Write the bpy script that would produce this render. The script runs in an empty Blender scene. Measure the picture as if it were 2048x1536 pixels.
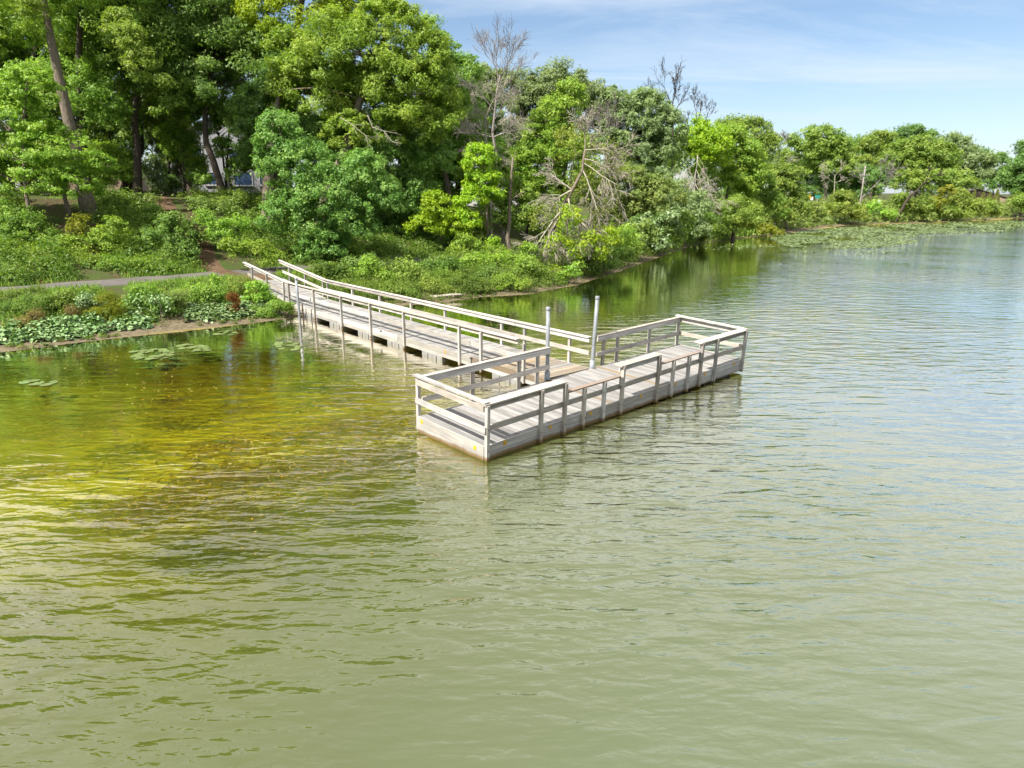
import bpy, math, random
import numpy as np
from mathutils import Matrix, Vector

# ------------------------------------------------------------------ camera, sky, sun, exposure
scene = bpy.context.scene
COL = scene.collection
PITCH, ROLL, CAM_H, FPX = 0.279, 0.0052, 6.11, 1344.5          # focal length for a 2048 px wide frame
_c, _s = math.cos(PITCH), math.sin(PITCH)
FWD = np.array([0, _c, -_s]); UP0 = np.array([0, _s, _c]); RT0 = np.array([1.0, 0, 0])
RT = math.cos(ROLL) * RT0 + math.sin(ROLL) * UP0
UPV = -math.sin(ROLL) * RT0 + math.cos(ROLL) * UP0
cam_data = bpy.data.cameras.new("camera")
cam = bpy.data.objects.new("camera", cam_data)
COL.objects.link(cam)
cam_data.sensor_width = 36.0
cam_data.lens = 36.0 * FPX / 2048.0
cam_data.clip_start, cam_data.clip_end = 0.1, 4000
cam.matrix_world = Matrix(((RT[0], UPV[0], -FWD[0], 0), (RT[1], UPV[1], -FWD[1], 0),
                           (RT[2], UPV[2], -FWD[2], CAM_H), (0, 0, 0, 1)))
scene.camera = cam

SUN_AZ = math.radians(223.4)                  # direction towards the sun, counter-clockwise from +X
SUN_EL = math.radians(50)
SKY_STRENGTH = 0.05
world = bpy.data.worlds.new("World")
scene.world = world
world.use_nodes = True


def node(nt, kind, **kw):
    n = nt.nodes.new(kind)
    for k, v in kw.items():
        if k in ("op", "operation"):
            n.operation = v
        elif hasattr(n, k) and k not in ("inputs",):
            setattr(n, k, v)
    return n


def math_n(nt, op, a, b=None, clamp=False):
    n = nt.nodes.new("ShaderNodeMath"); n.operation = op; n.use_clamp = clamp
    for i, x in enumerate((a, b)):
        if x is None:
            continue
        if isinstance(x, (int, float)):
            n.inputs[i].default_value = x
        else:
            nt.links.new(x, n.inputs[i])
    return n.outputs[0]


def mix_col(nt, fac, a, b, blend="MIX"):
    n = nt.nodes.new("ShaderNodeMix"); n.data_type = "RGBA"; n.blend_type = blend
    for sock, x in ((n.inputs[0], fac), (n.inputs[6], a), (n.inputs[7], b)):
        if isinstance(x, (int, float)):
            sock.default_value = x
        elif isinstance(x, (tuple, list)):
            sock.default_value = tuple(x) + ((1,) if len(x) == 3 else ())
        else:
            nt.links.new(x, sock)
    return n.outputs[2]


def ramp(nt, fac, stops):
    n = nt.nodes.new("ShaderNodeValToRGB")
    e = n.color_ramp.elements
    while len(e) < len(stops):
        e.new(0.5)
    for el, (p, c) in zip(e, stops):
        el.position = p
        el.color = (c, c, c, 1) if isinstance(c, (int, float)) else tuple(c) + (1,)
    if fac is not None:
        nt.links.new(fac, n.inputs[0])
    return n.outputs[0]


def noise(nt, vec, scale=1.0, detail=3.0, rough=0.5, dist=0.0):
    n = nt.nodes.new("ShaderNodeTexNoise")
    n.inputs["Scale"].default_value = scale
    n.inputs["Detail"].default_value = detail
    n.inputs["Roughness"].default_value = rough
    n.inputs["Distortion"].default_value = dist
    if vec is not None:
        nt.links.new(vec, n.inputs["Vector"])
    return n.outputs["Fac"]


def mapping(nt, vec, scale=(1, 1, 1), rot=(0, 0, 0), loc=(0, 0, 0)):
    n = nt.nodes.new("ShaderNodeMapping")
    n.inputs["Scale"].default_value = scale
    n.inputs["Rotation"].default_value = rot
    n.inputs["Location"].default_value = loc
    nt.links.new(vec, n.inputs["Vector"])
    return n.outputs[0]


def build_world():
    nt = world.node_tree
    nt.nodes.clear()
    out = nt.nodes.new("ShaderNodeOutputWorld")
    bg = nt.nodes.new("ShaderNodeBackground")
    sky = nt.nodes.new("ShaderNodeTexSky")
    sky.sky_type = "NISHITA"
    sky.sun_disc = False
    sky.sun_elevation = SUN_EL
    sky.sun_rotation = math.radians(90) - SUN_AZ
    sky.air_density = 1.0
    sky.dust_density = 0.6
    sky.ozone_density = 3.0
    tc = nt.nodes.new("ShaderNodeTexCoord")
    sep = nt.nodes.new("ShaderNodeSeparateXYZ")
    nt.links.new(tc.outputs["Generated"], sep.inputs[0])
    zz = math_n(nt, "ADD", math_n(nt, "MAXIMUM", sep.outputs[2], 0.0), 0.12)
    comb = nt.nodes.new("ShaderNodeCombineXYZ")
    nt.links.new(math_n(nt, "DIVIDE", sep.outputs[0], zz), comb.inputs[0])
    nt.links.new(math_n(nt, "DIVIDE", sep.outputs[1], zz), comb.inputs[1])
    v = mapping(nt, comb.outputs[0], (0.55, 1.5, 1), (0, 0, math.radians(-14)), (1.3, 5.2, 0))
    a = noise(nt, v, 1.1, 7, 0.62, 0.5)
    b = noise(nt, comb.outputs[0], 0.35, 3, 0.5)
    cl = math_n(nt, "ADD", math_n(nt, "MULTIPLY", a, 0.7), math_n(nt, "MULTIPLY", b, 0.5))
    fac = ramp(nt, cl, [(0.555, 0.0), (0.66, 0.32), (0.80, 0.75)])
    veil = ramp(nt, sep.outputs[2], [(0.0, 0.30), (0.10, 0.18), (0.215, 0.03), (0.31, 0.74), (1.0, 0.8)])
    f = math_n(nt, "ADD", veil, fac, clamp=True)
    cc = ramp(nt, sep.outputs[2], [(0.0, (0.50, 0.60, 0.72)), (0.25, (0.56, 0.63, 0.72)), (0.45, (1.0, 1.0, 1.0))])
    cc = mix_col(nt, 1.0, cc, (10, 10, 10), "MULTIPLY")
    c = mix_col(nt, f, sky.outputs[0], cc)
    nt.links.new(c, bg.inputs[0])
    bg.inputs[1].default_value = SKY_STRENGTH
    nt.links.new(bg.outputs[0], out.inputs[0])


build_world()

sun_data = bpy.data.lights.new("sun", "SUN")
sun_data.energy = 4.2
sun_data.angle = math.radians(0.5)
sun_data.color = (1.0, 0.95, 0.87)
sun = bpy.data.objects.new("sun", sun_data)
COL.objects.link(sun)
_sd = Vector((math.cos(SUN_AZ) * math.cos(SUN_EL), math.sin(SUN_AZ) * math.cos(SUN_EL), math.sin(SUN_EL)))
sun.rotation_euler = _sd.to_track_quat("Z", "Y").to_euler()
sun.location = (-40, -40, 60)

scene.view_settings.view_transform = "Standard"
scene.view_settings.look = "None"
scene.view_settings.exposure = 1.6
scene.view_settings.gamma = 1.0
scene.view_settings.use_curve_mapping = False
scene.render.engine = "CYCLES"
scene.cycles.max_bounces = 12
scene.cycles.diffuse_bounces = 7
scene.cycles.glossy_bounces = 3
scene.cycles.transmission_bounces = 6
scene.cycles.transparent_max_bounces = 40
scene.cycles.caustics_reflective = False
scene.cycles.caustics_refractive = False
scene.cycles.use_denoising = True


# ------------------------------------------------------------------ helpers: picture <-> place
def ray(px, py):
    return FWD + RT * (px - 1024) / FPX - UPV * (py - 768) / FPX


def at(px, py, Y):
    """Point of the place that lies Y metres ahead of the camera, seen at this place of the photograph."""
    d = ray(px, py)
    return np.array([0, 0, CAM_H]) + d * (Y / d[1])


def on_level(px, py, z=0.0):
    d = ray(px, py)
    return np.array([0, 0, CAM_H]) + d * ((z - CAM_H) / d[2])


# ------------------------------------------------------------------ helpers: objects
def tag(o, label=None, cat=None, group=None, kind=None):
    if label: o["label"] = label
    if cat: o["category"] = cat
    if group: o["group"] = group
    if kind: o["kind"] = kind
    return o


def empty(name, loc=(0, 0, 0)):
    o = bpy.data.objects.new(name, None)
    o.empty_display_size = 0.3
    o.location = loc
    COL.objects.link(o)
    return o


def link(name, me, parent=None):
    o = bpy.data.objects.new(name, me)
    COL.objects.link(o)
    if parent is not None:
        o.parent = parent
    return o


def np_mesh(name, V, F, mat, attrs=None, smooth=False):
    """V (n,3); F is an (m,k) array or a list of such arrays; attrs {name: per-face floats} (prefix p_ for per-point)."""
    Fs = F if isinstance(F, list) else [F]
    Fs = [np.asarray(f, dtype=np.int32) for f in Fs if len(f)]
    me = bpy.data.meshes.new(name)
    V = np.asarray(V, dtype=np.float32)
    nl = sum(f.size for f in Fs); nf = sum(len(f) for f in Fs)
    me.vertices.add(len(V)); me.vertices.foreach_set("co", V.ravel())
    me.loops.add(nl); me.loops.foreach_set("vertex_index", np.concatenate([f.ravel() for f in Fs]))
    me.polygons.add(nf)
    tot = np.concatenate([np.full(len(f), f.shape[1], dtype=np.int32) for f in Fs])
    st = np.concatenate([[0], np.cumsum(tot)[:-1]]).astype(np.int32)
    me.polygons.foreach_set("loop_start", st)
    for k, a in (attrs or {}).items():
        dom = "POINT" if k.startswith("p_") else "FACE"
        at_ = me.attributes.new(k[2:] if dom == "POINT" else k, "FLOAT", dom)
        at_.data.foreach_set("value", np.asarray(a, dtype=np.float32))
    me.update(calc_edges=True)
    me.validate()
    if not smooth:
        me.shade_flat()
    if mat is not None:
        me.materials.append(mat)
    return me


class Geo:
    """Collects tubes, boxes and quads into one mesh."""
    def __init__(self):
        self.V = []; self.F = {}; self.n = 0

    def add(self, V, F):
        V = np.asarray(V, float); F = np.asarray(F, int)
        self.F.setdefault(F.shape[1], []).append(F + self.n)
        self.V.append(V); self.n += len(V)

    def tube(self, pts, rad, sides=6, cap=False):
        pts = np.asarray(pts, float); rad = np.broadcast_to(np.asarray(rad, float), (len(pts),))
        t = np.gradient(pts, axis=0); t /= np.linalg.norm(t, axis=1)[:, None] + 1e-9
        ref = np.where(np.abs(t[:, 2:3]) < 0.9, np.array([[0, 0, 1.0]]), np.array([[1.0, 0, 0]]))
        ref = np.where(np.abs(t[0, 2]) < 0.9, np.array([[0, 0, 1.0]]), np.array([[1.0, 0, 0]])) * np.ones((len(pts), 1))
        a = np.cross(t, ref); a /= np.linalg.norm(a, axis=1)[:, None] + 1e-9
        b = np.cross(t, a)
        ang = np.linspace(0, 2 * np.pi, sides, endpoint=False)
        V = pts[:, None, :] + rad[:, None, None] * (np.cos(ang)[None, :, None] * a[:, None, :] + np.sin(ang)[None, :, None] * b[:, None, :])
        n = len(pts)
        i = np.arange(n - 1)[:, None] * sides; j = np.arange(sides)[None, :]; k = (j + 1) % sides
        F = np.stack([i + j, i + k, i + sides + k, i + sides + j], -1).reshape(-1, 4)
        self.add(V.reshape(-1, 3), F)
        if cap:
            self.F.setdefault(sides, []).append(np.arange(sides)[None, :] + self.n - sides)

    def box(self, c, d, R=None):
        c = np.asarray(c, float); d = np.asarray(d, float) / 2
        v = np.array([[x, y, z] for x in (-1, 1) for y in (-1, 1) for z in (-1, 1)], float) * d
        if R is not None:
            v = v @ np.asarray(R).T
        self.add(v + c, [[0, 1, 3, 2], [4, 6, 7, 5], [0, 4, 5, 1], [2, 3, 7, 6], [0, 2, 6, 4], [1, 5, 7, 3]])

    def mesh(self, name, mat, smooth=False):
        return np_mesh(name, np.concatenate(self.V), [np.concatenate(f) for f in self.F.values()], mat, None, smooth)


# ------------------------------------------------------------------ materials
def new_mat(name):
    m = bpy.data.materials.new(name)
    m.use_nodes = True
    nt = m.node_tree
    nt.nodes.clear()
    out = nt.nodes.new("ShaderNodeOutputMaterial")
    return m, nt, out


def principled(nt, out, rough=0.7, spec=0.3, metal=0.0):
    p = nt.nodes.new("ShaderNodeBsdfPrincipled")
    p.inputs["Roughness"].default_value = rough
    p.inputs["Specular IOR Level"].default_value = spec
    p.inputs["Metallic"].default_value = metal
    nt.links.new(p.outputs[0], out.inputs[0])
    return p


def set_col(nt, sock, c):
    if isinstance(c, (tuple, list)):
        sock.default_value = tuple(c) + (1,)
    else:
        nt.links.new(c, sock)


def bump(nt, height, dist=0.01, strength=1.0):
    b = nt.nodes.new("ShaderNodeBump")
    b.inputs["Strength"].default_value = strength
    b.inputs["Distance"].default_value = dist
    nt.links.new(height, b.inputs["Height"])
    return b.outputs[0]


def leaf_mat(name, stops, trans=0.45, gloss=0.25, gaps=0.0):
    m, nt, out = new_mat(name)
    a = nt.nodes.new("ShaderNodeAttribute"); a.attribute_name = "v"
    oi = nt.nodes.new("ShaderNodeObjectInfo")
    c = ramp(nt, a.outputs["Fac"], stops)
    hsv = nt.nodes.new("ShaderNodeHueSaturation")
    nt.links.new(math_n(nt, "ADD", 0.488, math_n(nt, "MULTIPLY", oi.outputs["Random"], 0.024)), hsv.inputs["Hue"])
    nt.links.new(math_n(nt, "ADD", 0.88, math_n(nt, "MULTIPLY", oi.outputs["Random"], 0.24)), hsv.inputs["Value"])
    nt.links.new(c, hsv.inputs["Color"])
    p = principled(nt, out, 0.5, gloss)
    nt.links.new(hsv.outputs[0], p.inputs["Base Color"])
    t = nt.nodes.new("ShaderNodeBsdfTranslucent")
    tc = mix_col(nt, 1.0, hsv.outputs[0], (1.1, 1.2, 0.5), "MULTIPLY")
    nt.links.new(tc, t.inputs[0])
    mx = nt.nodes.new("ShaderNodeMixShader")
    mx.inputs[0].default_value = trans
    nt.links.new(p.outputs[0], mx.inputs[1]); nt.links.new(t.outputs[0], mx.inputs[2])
    nt.links.new(mx.outputs[0], out.inputs[0])
    if gaps:
        # every face is a spray of small leaves: cut ragged gaps between them
        tc = nt.nodes.new("ShaderNodeTexCoord")
        n = noise(nt, tc.outputs["Object"], gaps, 1.0, 0.5)
        tr = nt.nodes.new("ShaderNodeBsdfTransparent")
        cut = nt.nodes.new("ShaderNodeMixShader")
        nt.links.new(ramp(nt, n, [(0.44, 0.0), (0.47, 1.0)]), cut.inputs[0])
        nt.links.new(tr.outputs[0], cut.inputs[1]); nt.links.new(mx.outputs[0], cut.inputs[2])
        nt.links.new(cut.outputs[0], out.inputs[0])
    return m


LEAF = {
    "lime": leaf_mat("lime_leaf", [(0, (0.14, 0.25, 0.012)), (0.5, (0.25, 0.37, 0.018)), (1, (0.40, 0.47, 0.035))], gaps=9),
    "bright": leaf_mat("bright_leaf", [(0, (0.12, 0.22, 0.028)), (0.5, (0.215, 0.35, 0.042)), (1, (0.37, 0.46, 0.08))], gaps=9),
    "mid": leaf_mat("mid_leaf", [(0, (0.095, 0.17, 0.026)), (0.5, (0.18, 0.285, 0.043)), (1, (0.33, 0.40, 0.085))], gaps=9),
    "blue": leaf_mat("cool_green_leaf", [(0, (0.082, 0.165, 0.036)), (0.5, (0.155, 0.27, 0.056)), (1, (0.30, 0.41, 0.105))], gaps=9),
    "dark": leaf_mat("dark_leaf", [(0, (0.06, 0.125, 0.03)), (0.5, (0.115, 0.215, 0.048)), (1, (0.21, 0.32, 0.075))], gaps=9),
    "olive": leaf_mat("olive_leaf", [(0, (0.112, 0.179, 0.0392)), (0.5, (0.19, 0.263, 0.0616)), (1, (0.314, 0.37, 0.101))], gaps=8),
    "grey": leaf_mat("grey_green_leaf", [(0, (0.12, 0.175, 0.07)), (0.5, (0.195, 0.26, 0.105)), (1, (0.32, 0.38, 0.17))], gaps=8),
    "yellow": leaf_mat("yellow_leaf", [(0, (0.11, 0.14, 0.012)), (0.5, (0.19, 0.205, 0.017)), (1, (0.28, 0.27, 0.028))], gaps=12),
    "willow": leaf_mat("willow_leaf", [(0, (0.125, 0.188, 0.0314)), (0.5, (0.209, 0.282, 0.047)), (1, (0.345, 0.397, 0.0836))], gaps=10),
    "pale": leaf_mat("pale_big_leaf", [(0, (0.0634, 0.127, 0.0342)), (0.5, (0.136, 0.219, 0.0732)), (1, (0.264, 0.342, 0.156))], 0.15, 0.4),
    "rust": leaf_mat("rusty_leaf", [(0, (0.119, 0.0416, 0.0119)), (0.5, (0.19, 0.0774, 0.0179)), (1, (0.25, 0.131, 0.0357))]),
    "straw": leaf_mat("straw", [(0, (0.131, 0.107, 0.0357)), (0.5, (0.214, 0.178, 0.0595)), (1, (0.297, 0.256, 0.0952))]),
    "weed": leaf_mat("pond_weed", [(0, (0.101, 0.0658, 0.0101)), (0.5, (0.243, 0.146, 0.0182)), (1, (0.425, 0.274, 0.0354))], 0.5, 0.2),
    "grass": leaf_mat("grass_blade", [(0, (0.0806, 0.175, 0.0269)), (0.5, (0.161, 0.282, 0.0403)), (1, (0.349, 0.403, 0.0941))]),
    "slope": leaf_mat("slope_leaf", [(0, (0.06, 0.115, 0.02)), (0.5, (0.115, 0.195, 0.03)), (1, (0.22, 0.28, 0.055))], gaps=12),
    "arb": leaf_mat("arborvitae_leaf", [(0, (0.0582, 0.102, 0.0218)), (0.5, (0.131, 0.175, 0.0364)), (1, (0.291, 0.248, 0.0582))]),
}


def bark_mat(name, c0, c1):
    m, nt, out = new_mat(name)
    tc = nt.nodes.new("ShaderNodeTexCoord")
    v = mapping(nt, tc.outputs["Object"], (6, 6, 1.2))
    n = noise(nt, v, 2.5, 5, 0.65)
    p = principled(nt, out, 0.9, 0.15)
    nt.links.new(ramp(nt, n, [(0.3, c0), (0.7, c1)]), p.inputs["Base Color"])
    nt.links.new(bump(nt, n, 0.05), p.inputs["Normal"])
    return m


BARK = bark_mat("grey_brown_bark", (0.0778, 0.0605, 0.0432), (0.224, 0.186, 0.143))
BARK_DARK = bark_mat("dark_bark", (0.0252, 0.0202, 0.0158), (0.072, 0.0576, 0.0432))
BARK_PALE = bark_mat("bleached_dead_wood", (0.184, 0.164, 0.124), (0.385, 0.358, 0.289))
BARK_GREY = bark_mat("grey_dead_wood", (0.117, 0.102, 0.0923), (0.262, 0.238, 0.213))


def wood_mat(name, lo, hi, grey, stain=True):
    m, nt, out = new_mat(name)
    tc = nt.nodes.new("ShaderNodeTexCoord")
    oi = nt.nodes.new("ShaderNodeObjectInfo")
    off = nt.nodes.new("ShaderNodeCombineXYZ")
    nt.links.new(math_n(nt, "MULTIPLY", oi.outputs["Random"], 37.0), off.inputs[0])
    nt.links.new(math_n(nt, "MULTIPLY", oi.outputs["Random"], 91.0), off.inputs[1])
    add = nt.nodes.new("ShaderNodeVectorMath"); add.operation = "ADD"
    nt.links.new(tc.outputs["Object"], add.inputs[0]); nt.links.new(off.outputs[0], add.inputs[1])
    g = noise(nt, mapping(nt, add.outputs[0], (1.1, 30, 30)), 1.0, 6, 0.7, 0.3)
    blot = noise(nt, mapping(nt, add.outputs[0], (1.3, 4, 4)), 1.0, 4, 0.6)
    c = ramp(nt, g, [(0.28, lo), (0.62, hi)])
    c = mix_col(nt, ramp(nt, blot, [(0.42, 0.0), (0.66, 0.9)]), c, grey)
    hv = nt.nodes.new("ShaderNodeHueSaturation")
    wn = nt.nodes.new("ShaderNodeTexWhiteNoise"); wn.noise_dimensions = "1D"
    nt.links.new(math_n(nt, "MULTIPLY", oi.outputs["Random"], 533.0), wn.inputs["W"])
    nt.links.new(math_n(nt, "ADD", 0.72, math_n(nt, "MULTIPLY", oi.outputs["Random"], 0.46)), hv.inputs["Value"])
    nt.links.new(math_n(nt, "ADD", 0.55, math_n(nt, "MULTIPLY", wn.outputs["Value"], 0.8)), hv.inputs["Saturation"])
    nt.links.new(c, hv.inputs["Color"])
    c = hv.outputs[0]
    if stain:
        geo = nt.nodes.new("ShaderNodeNewGeometry")
        sp = nt.nodes.new("ShaderNodeSeparateXYZ")
        nt.links.new(geo.outputs["Position"], sp.inputs[0])
        sn = noise(nt, mapping(nt, geo.outputs["Position"], (3, 3, 1)), 1.2, 4, 0.6)
        zf = math_n(nt, "ADD", sp.outputs[2], math_n(nt, "MULTIPLY", math_n(nt, "SUBTRACT", sn, 0.5), -0.12))
        c = mix_col(nt, ramp(nt, zf, [(0.02, 1.0), (0.09, 0.75), (0.15, 0.0)]), c, (0.13, 0.075, 0.02))
        c = mix_col(nt, ramp(nt, zf, [(-0.02, 0.8), (0.035, 0.0)]), c, (0.05, 0.06, 0.015))
    p = principled(nt, out, 0.8, 0.2)
    nt.links.new(c, p.inputs["Base Color"])
    nt.links.new(bump(nt, g, 0.004), p.inputs["Normal"])
    return m


WOOD_DECK = wood_mat("weathered_deck_wood", (0.126, 0.115, 0.103), (0.289, 0.28, 0.267), (0.17, 0.165, 0.162), False)
WOOD_TAN = wood_mat("newer_tan_deck_wood", (0.171, 0.122, 0.0756), (0.26, 0.209, 0.145), (0.189, 0.161, 0.131), False)
WOOD_RAIL = wood_mat("weathered_rail_wood", (0.209, 0.184, 0.16), (0.494, 0.458, 0.405), (0.254, 0.237, 0.216), True)
WOOD_FASCIA = wood_mat("bleached_fascia_wood", (0.227, 0.209, 0.185), (0.429, 0.412, 0.375), (0.266, 0.254, 0.238), True)
WOOD_BROWN = wood_mat("brown_under_board", (0.127, 0.0785, 0.0472), (0.21, 0.143, 0.101), (0.171, 0.138, 0.114), False)


def plain_mat(name, col, rough=0.7, spec=0.3, metal=0.0, var=0.12, scale=6.0):
    m, nt, out = new_mat(name)
    tc = nt.nodes.new("ShaderNodeTexCoord")
    n = noise(nt, tc.outputs["Object"], scale, 5, 0.6)
    p = principled(nt, out, rough, spec, metal)
    lo = tuple(max(0.0, x * (1 - var * 2)) for x in col); hi = tuple(min(1.0, x * (1 + var)) for x in col)
    nt.links.new(ramp(nt, n, [(0.3, lo), (0.7, hi)]), p.inputs["Base Color"])
    return m


STEEL = plain_mat("galvanised_steel", (0.208, 0.223, 0.238), 0.6, 0.4, 0.15, 0.18, 5.0)
FLOAT_GREY = plain_mat("grey_float_shell", (0.223, 0.218, 0.208), 0.7, 0.3, 0, 0.15)
BLACK = plain_mat("black_rubber", (0.00992, 0.00992, 0.00992), 0.6)
ORANGE = plain_mat("orange_reflector", (0.387, 0.208, 0.00992), 0.35, 0.5, 0, 0.05, 30)
YELLOW_R = plain_mat("yellow_reflector", (0.422, 0.327, 0.0149), 0.35, 0.5, 0, 0.05, 30)

# ------------------------------------------------------------------ the lie of the land
SHORE = np.array([(-90, -90), (-62, -32), (-46, -4), (-36, 9.5), (-30, 15.6), (-24.5, 21.2), (-19.9, 25.4), (-17.9, 27.2), (-15.7, 29.3), (-13.4, 30.9),
                  (-11.4, 32.5), (-9.5, 34.7), (-6.2, 36.9), (-3.6, 38.5), (-1.9, 40.3), (1.1, 41.6), (4.3, 45.9),
                  (8.1, 53.4), (15.4, 69), (21, 81), (25, 87), (33, 97), (40, 103.6), (52, 120), (67, 138), (89, 149.5),
                  (113.6, 168), (136, 184), (180, 206), (260, 226), (420, 242), (900, 250), (2500, 250)], float)


def shore_dist(x, y):
    """Signed distance to the waterline, positive on land."""
    x = np.asarray(x, float); y = np.asarray(y, float)
    best = np.full(x.shape, 1e9); sgn = np.ones(x.shape)
    for (ax, ay), (bx, by) in zip(SHORE[:-1], SHORE[1:]):
        dx, dy = bx - ax, by - ay
        L2 = dx * dx + dy * dy
        t = np.clip(((x - ax) * dx + (y - ay) * dy) / L2, 0, 1)
        qx, qy = x - ax - t * dx, y - ay - t * dy
        d = np.hypot(qx, qy)
        side = np.where(dx * (y - ay) - dy * (x - ax) >= 0, 1.0, -1.0)
        m = d < best - 1e-9
        best = np.where(m, d, best); sgn = np.where(m, side, sgn)
    return best * sgn


def wob(x, y, s, seed=0):
    r = np.random.RandomState(seed)
    o = np.zeros(np.shape(x))
    for k in range(6):
        a = r.uniform(0, 2 * np.pi); f = s * r.uniform(0.6, 1.9); p = r.uniform(0, 6.28)
        o = o + np.sin((np.cos(a) * x + np.sin(a) * y) * f + p)
    return o / 6


PD = [-400, -60, -30, -14, -5, 0, 0.9, 2.0, 5, 9, 14, 27, 42, 120, 3000]
PZ_HILL = [-4.0, -3.2, -2.2, -1.1, -0.5, 0, 0.13, 0.42, 0.75, 0.95, 1.05, 5.35, 5.7, 6.2, 12]
PZ_FLAT = [-4.0, -3.2, -2.2, -1.1, -0.5, 0, 0.15, 0.4, 0.7, 1.0, 1.3, 1.7, 2.0, 2.6, 10]


def ground_z(x, y):
    x = np.asarray(x, float); y = np.asarray(y, float)
    d = shore_dist(x, y) + 0.35 * wob(x, y, 0.7, 3) * np.clip(1 - np.hypot(x + 12, y - 33) / 60, 0.2, 1)
    w = np.clip((y - 72) / 45, 0, 1); w = w * w * (3 - 2 * w)
    w = np.where(x < -30, 0, w)
    z = np.interp(d, PD, PZ_HILL) * (1 - w) + np.interp(d, PD, PZ_FLAT) * w
    z = z + np.where(d > 14, 0.18 * wob(x, y, 0.5, 5), 0.03 * wob(x, y, 1.5, 6) * np.clip(d, 0, 1))
    return z


def gz(x, y):
    return float(ground_z(np.array([x]), np.array([y]))[0])


def grid_axis(lo, hi, fine_lo, fine_hi, step, grow=1.13):
    a = list(np.arange(fine_lo, fine_hi + step * 0.5, step))
    s = step
    while a[-1] < hi:
        s *= grow; a.append(a[-1] + s)
    s = step
    while a[0] > lo:
        s *= grow; a.insert(0, a[0] - s)
    return np.array(a)


def grid_faces(nx, ny):
    i = np.arange(nx - 1)[:, None] * ny + np.arange(ny - 1)[None, :]
    return np.stack([i, i + ny, i + ny + 1, i + 1], -1).reshape(-1, 4)


def build_ground():
    gx = grid_axis(-700, 1500, -48, 30, 0.6); gy = grid_axis(-120, 1600, 2, 75, 0.6)
    X, Y = np.meshgrid(gx, gy, indexing="ij")
    Z = ground_z(X.ravel(), Y.ravel()); d = shore_dist(X.ravel(), Y.ravel())
    m, nt, out = new_mat("bank_soil_and_lake_bed")
    geo = nt.nodes.new("ShaderNodeNewGeometry")
    a = nt.nodes.new("ShaderNodeAttribute"); a.attribute_name = "d"
    P = geo.outputs["Position"]
    n1 = noise(nt, P, 0.6, 6, 0.6); n2 = noise(nt, P, 5.0, 5, 0.65); n3 = noise(nt, P, 40.0, 3, 0.6)
    soil = ramp(nt, n2, [(0.3, (0.0317, 0.0259, 0.0126)), (0.55, (0.0634, 0.049, 0.0259)), (0.75, (0.0976, 0.0749, 0.0432))])
    green = ramp(nt, n3, [(0.3, (0.0202, 0.0403, 0.00864)), (0.7, (0.0634, 0.0864, 0.0202))])
    land = mix_col(nt, ramp(nt, n1, [(0.38, 0.0), (0.58, 1.0)]), soil, green)
    mud = ramp(nt, n2, [(0.3, (0.0691, 0.0547, 0.0317)), (0.7, (0.15, 0.124, 0.0808))])
    dn = math_n(nt, "ADD", a.outputs["Fac"], math_n(nt, "MULTIPLY", math_n(nt, "SUBTRACT", n2, 0.5), 0.8))
    land = mix_col(nt, ramp(nt, math_n(nt, "MULTIPLY", dn, 0.1), [(0.10, 0.0), (0.16, 1.0)]), mud, land)
    # lake bed: pale algae with darker weedy streaks
    vb = mapping(nt, P, (0.30, 0.75, 1), (0, 0, math.radians(-12)))
    b1 = noise(nt, vb, 0.55, 6, 0.6, 0.6); b2 = noise(nt, mapping(nt, P, (1.2, 4.5, 1), (0, 0, math.radians(-8))), 1.1, 5, 0.65, 0.4)
    bb = math_n(nt, "ADD", math_n(nt, "MULTIPLY", b1, 0.72), math_n(nt, "MULTIPLY", b2, 0.36))
    al = nt.nodes.new("ShaderNodeAttribute"); al.attribute_name = "algae"
    bb = math_n(nt, "ADD", bb, math_n(nt, "MULTIPLY", math_n(nt, "SUBTRACT", al.outputs["Fac"], 0.30), 0.105))
    bed = ramp(nt, bb, [(0.37, (0.105, 0.085, 0.010)), (0.46, (0.15, 0.13, 0.010)), (0.54, (0.20, 0.182, 0.010)), (0.63, (0.265, 0.246, 0.012))])
    tanb = ramp(nt, b2, [(0.35, (0.11, 0.0857, 0.0207)), (0.7, (0.248, 0.207, 0.0584))])
    bed = mix_col(nt, ramp(nt, math_n(nt, "MULTIPLY", dn, -0.1), [(0.05, 0.0), (0.5, 1.0)]), tanb, bed)
    c = mix_col(nt, ramp(nt, math_n(nt, "ADD", math_n(nt, "MULTIPLY", dn, 0.5), 0.5), [(0.40, 0.0), (0.52, 1.0)]), bed, land)
    p = principled(nt, out, 0.95, 0.1)
    nt.links.new(c, p.inputs["Base Color"])
    nt.links.new(bump(nt, n2, 0.06), p.inputs["Normal"])
    al = np.zeros(len(d))
    for px, py, r, a in ((150, 960, 3.2, 0.9), (330, 880, 3.0, 0.9), (450, 820, 3.2, 0.9), (60, 1050, 2.6, 0.6), (20, 880, 3.0, 0.3), (680, 780, 2.0, 0.5), (250, 760, 3.0, 0.35), (1250, 590, 5, 0.25)):
        q = on_level(px, py, -0.8)
        al = np.maximum(al, a * np.exp(-((X.ravel() - q[0]) ** 2 + (Y.ravel() - q[1]) ** 2) / (2 * r * r)))
    me = np_mesh("ground", np.stack([X.ravel(), Y.ravel(), Z], -1), grid_faces(len(gx), len(gy)), m, {"p_d": d, "p_algae": al}, True)
    o = link("ground", me)
    tag(o, "grassy earth bank rising to a wooded slope beside the lake", None, None, "structure")


WAVE = 1.0


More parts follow.
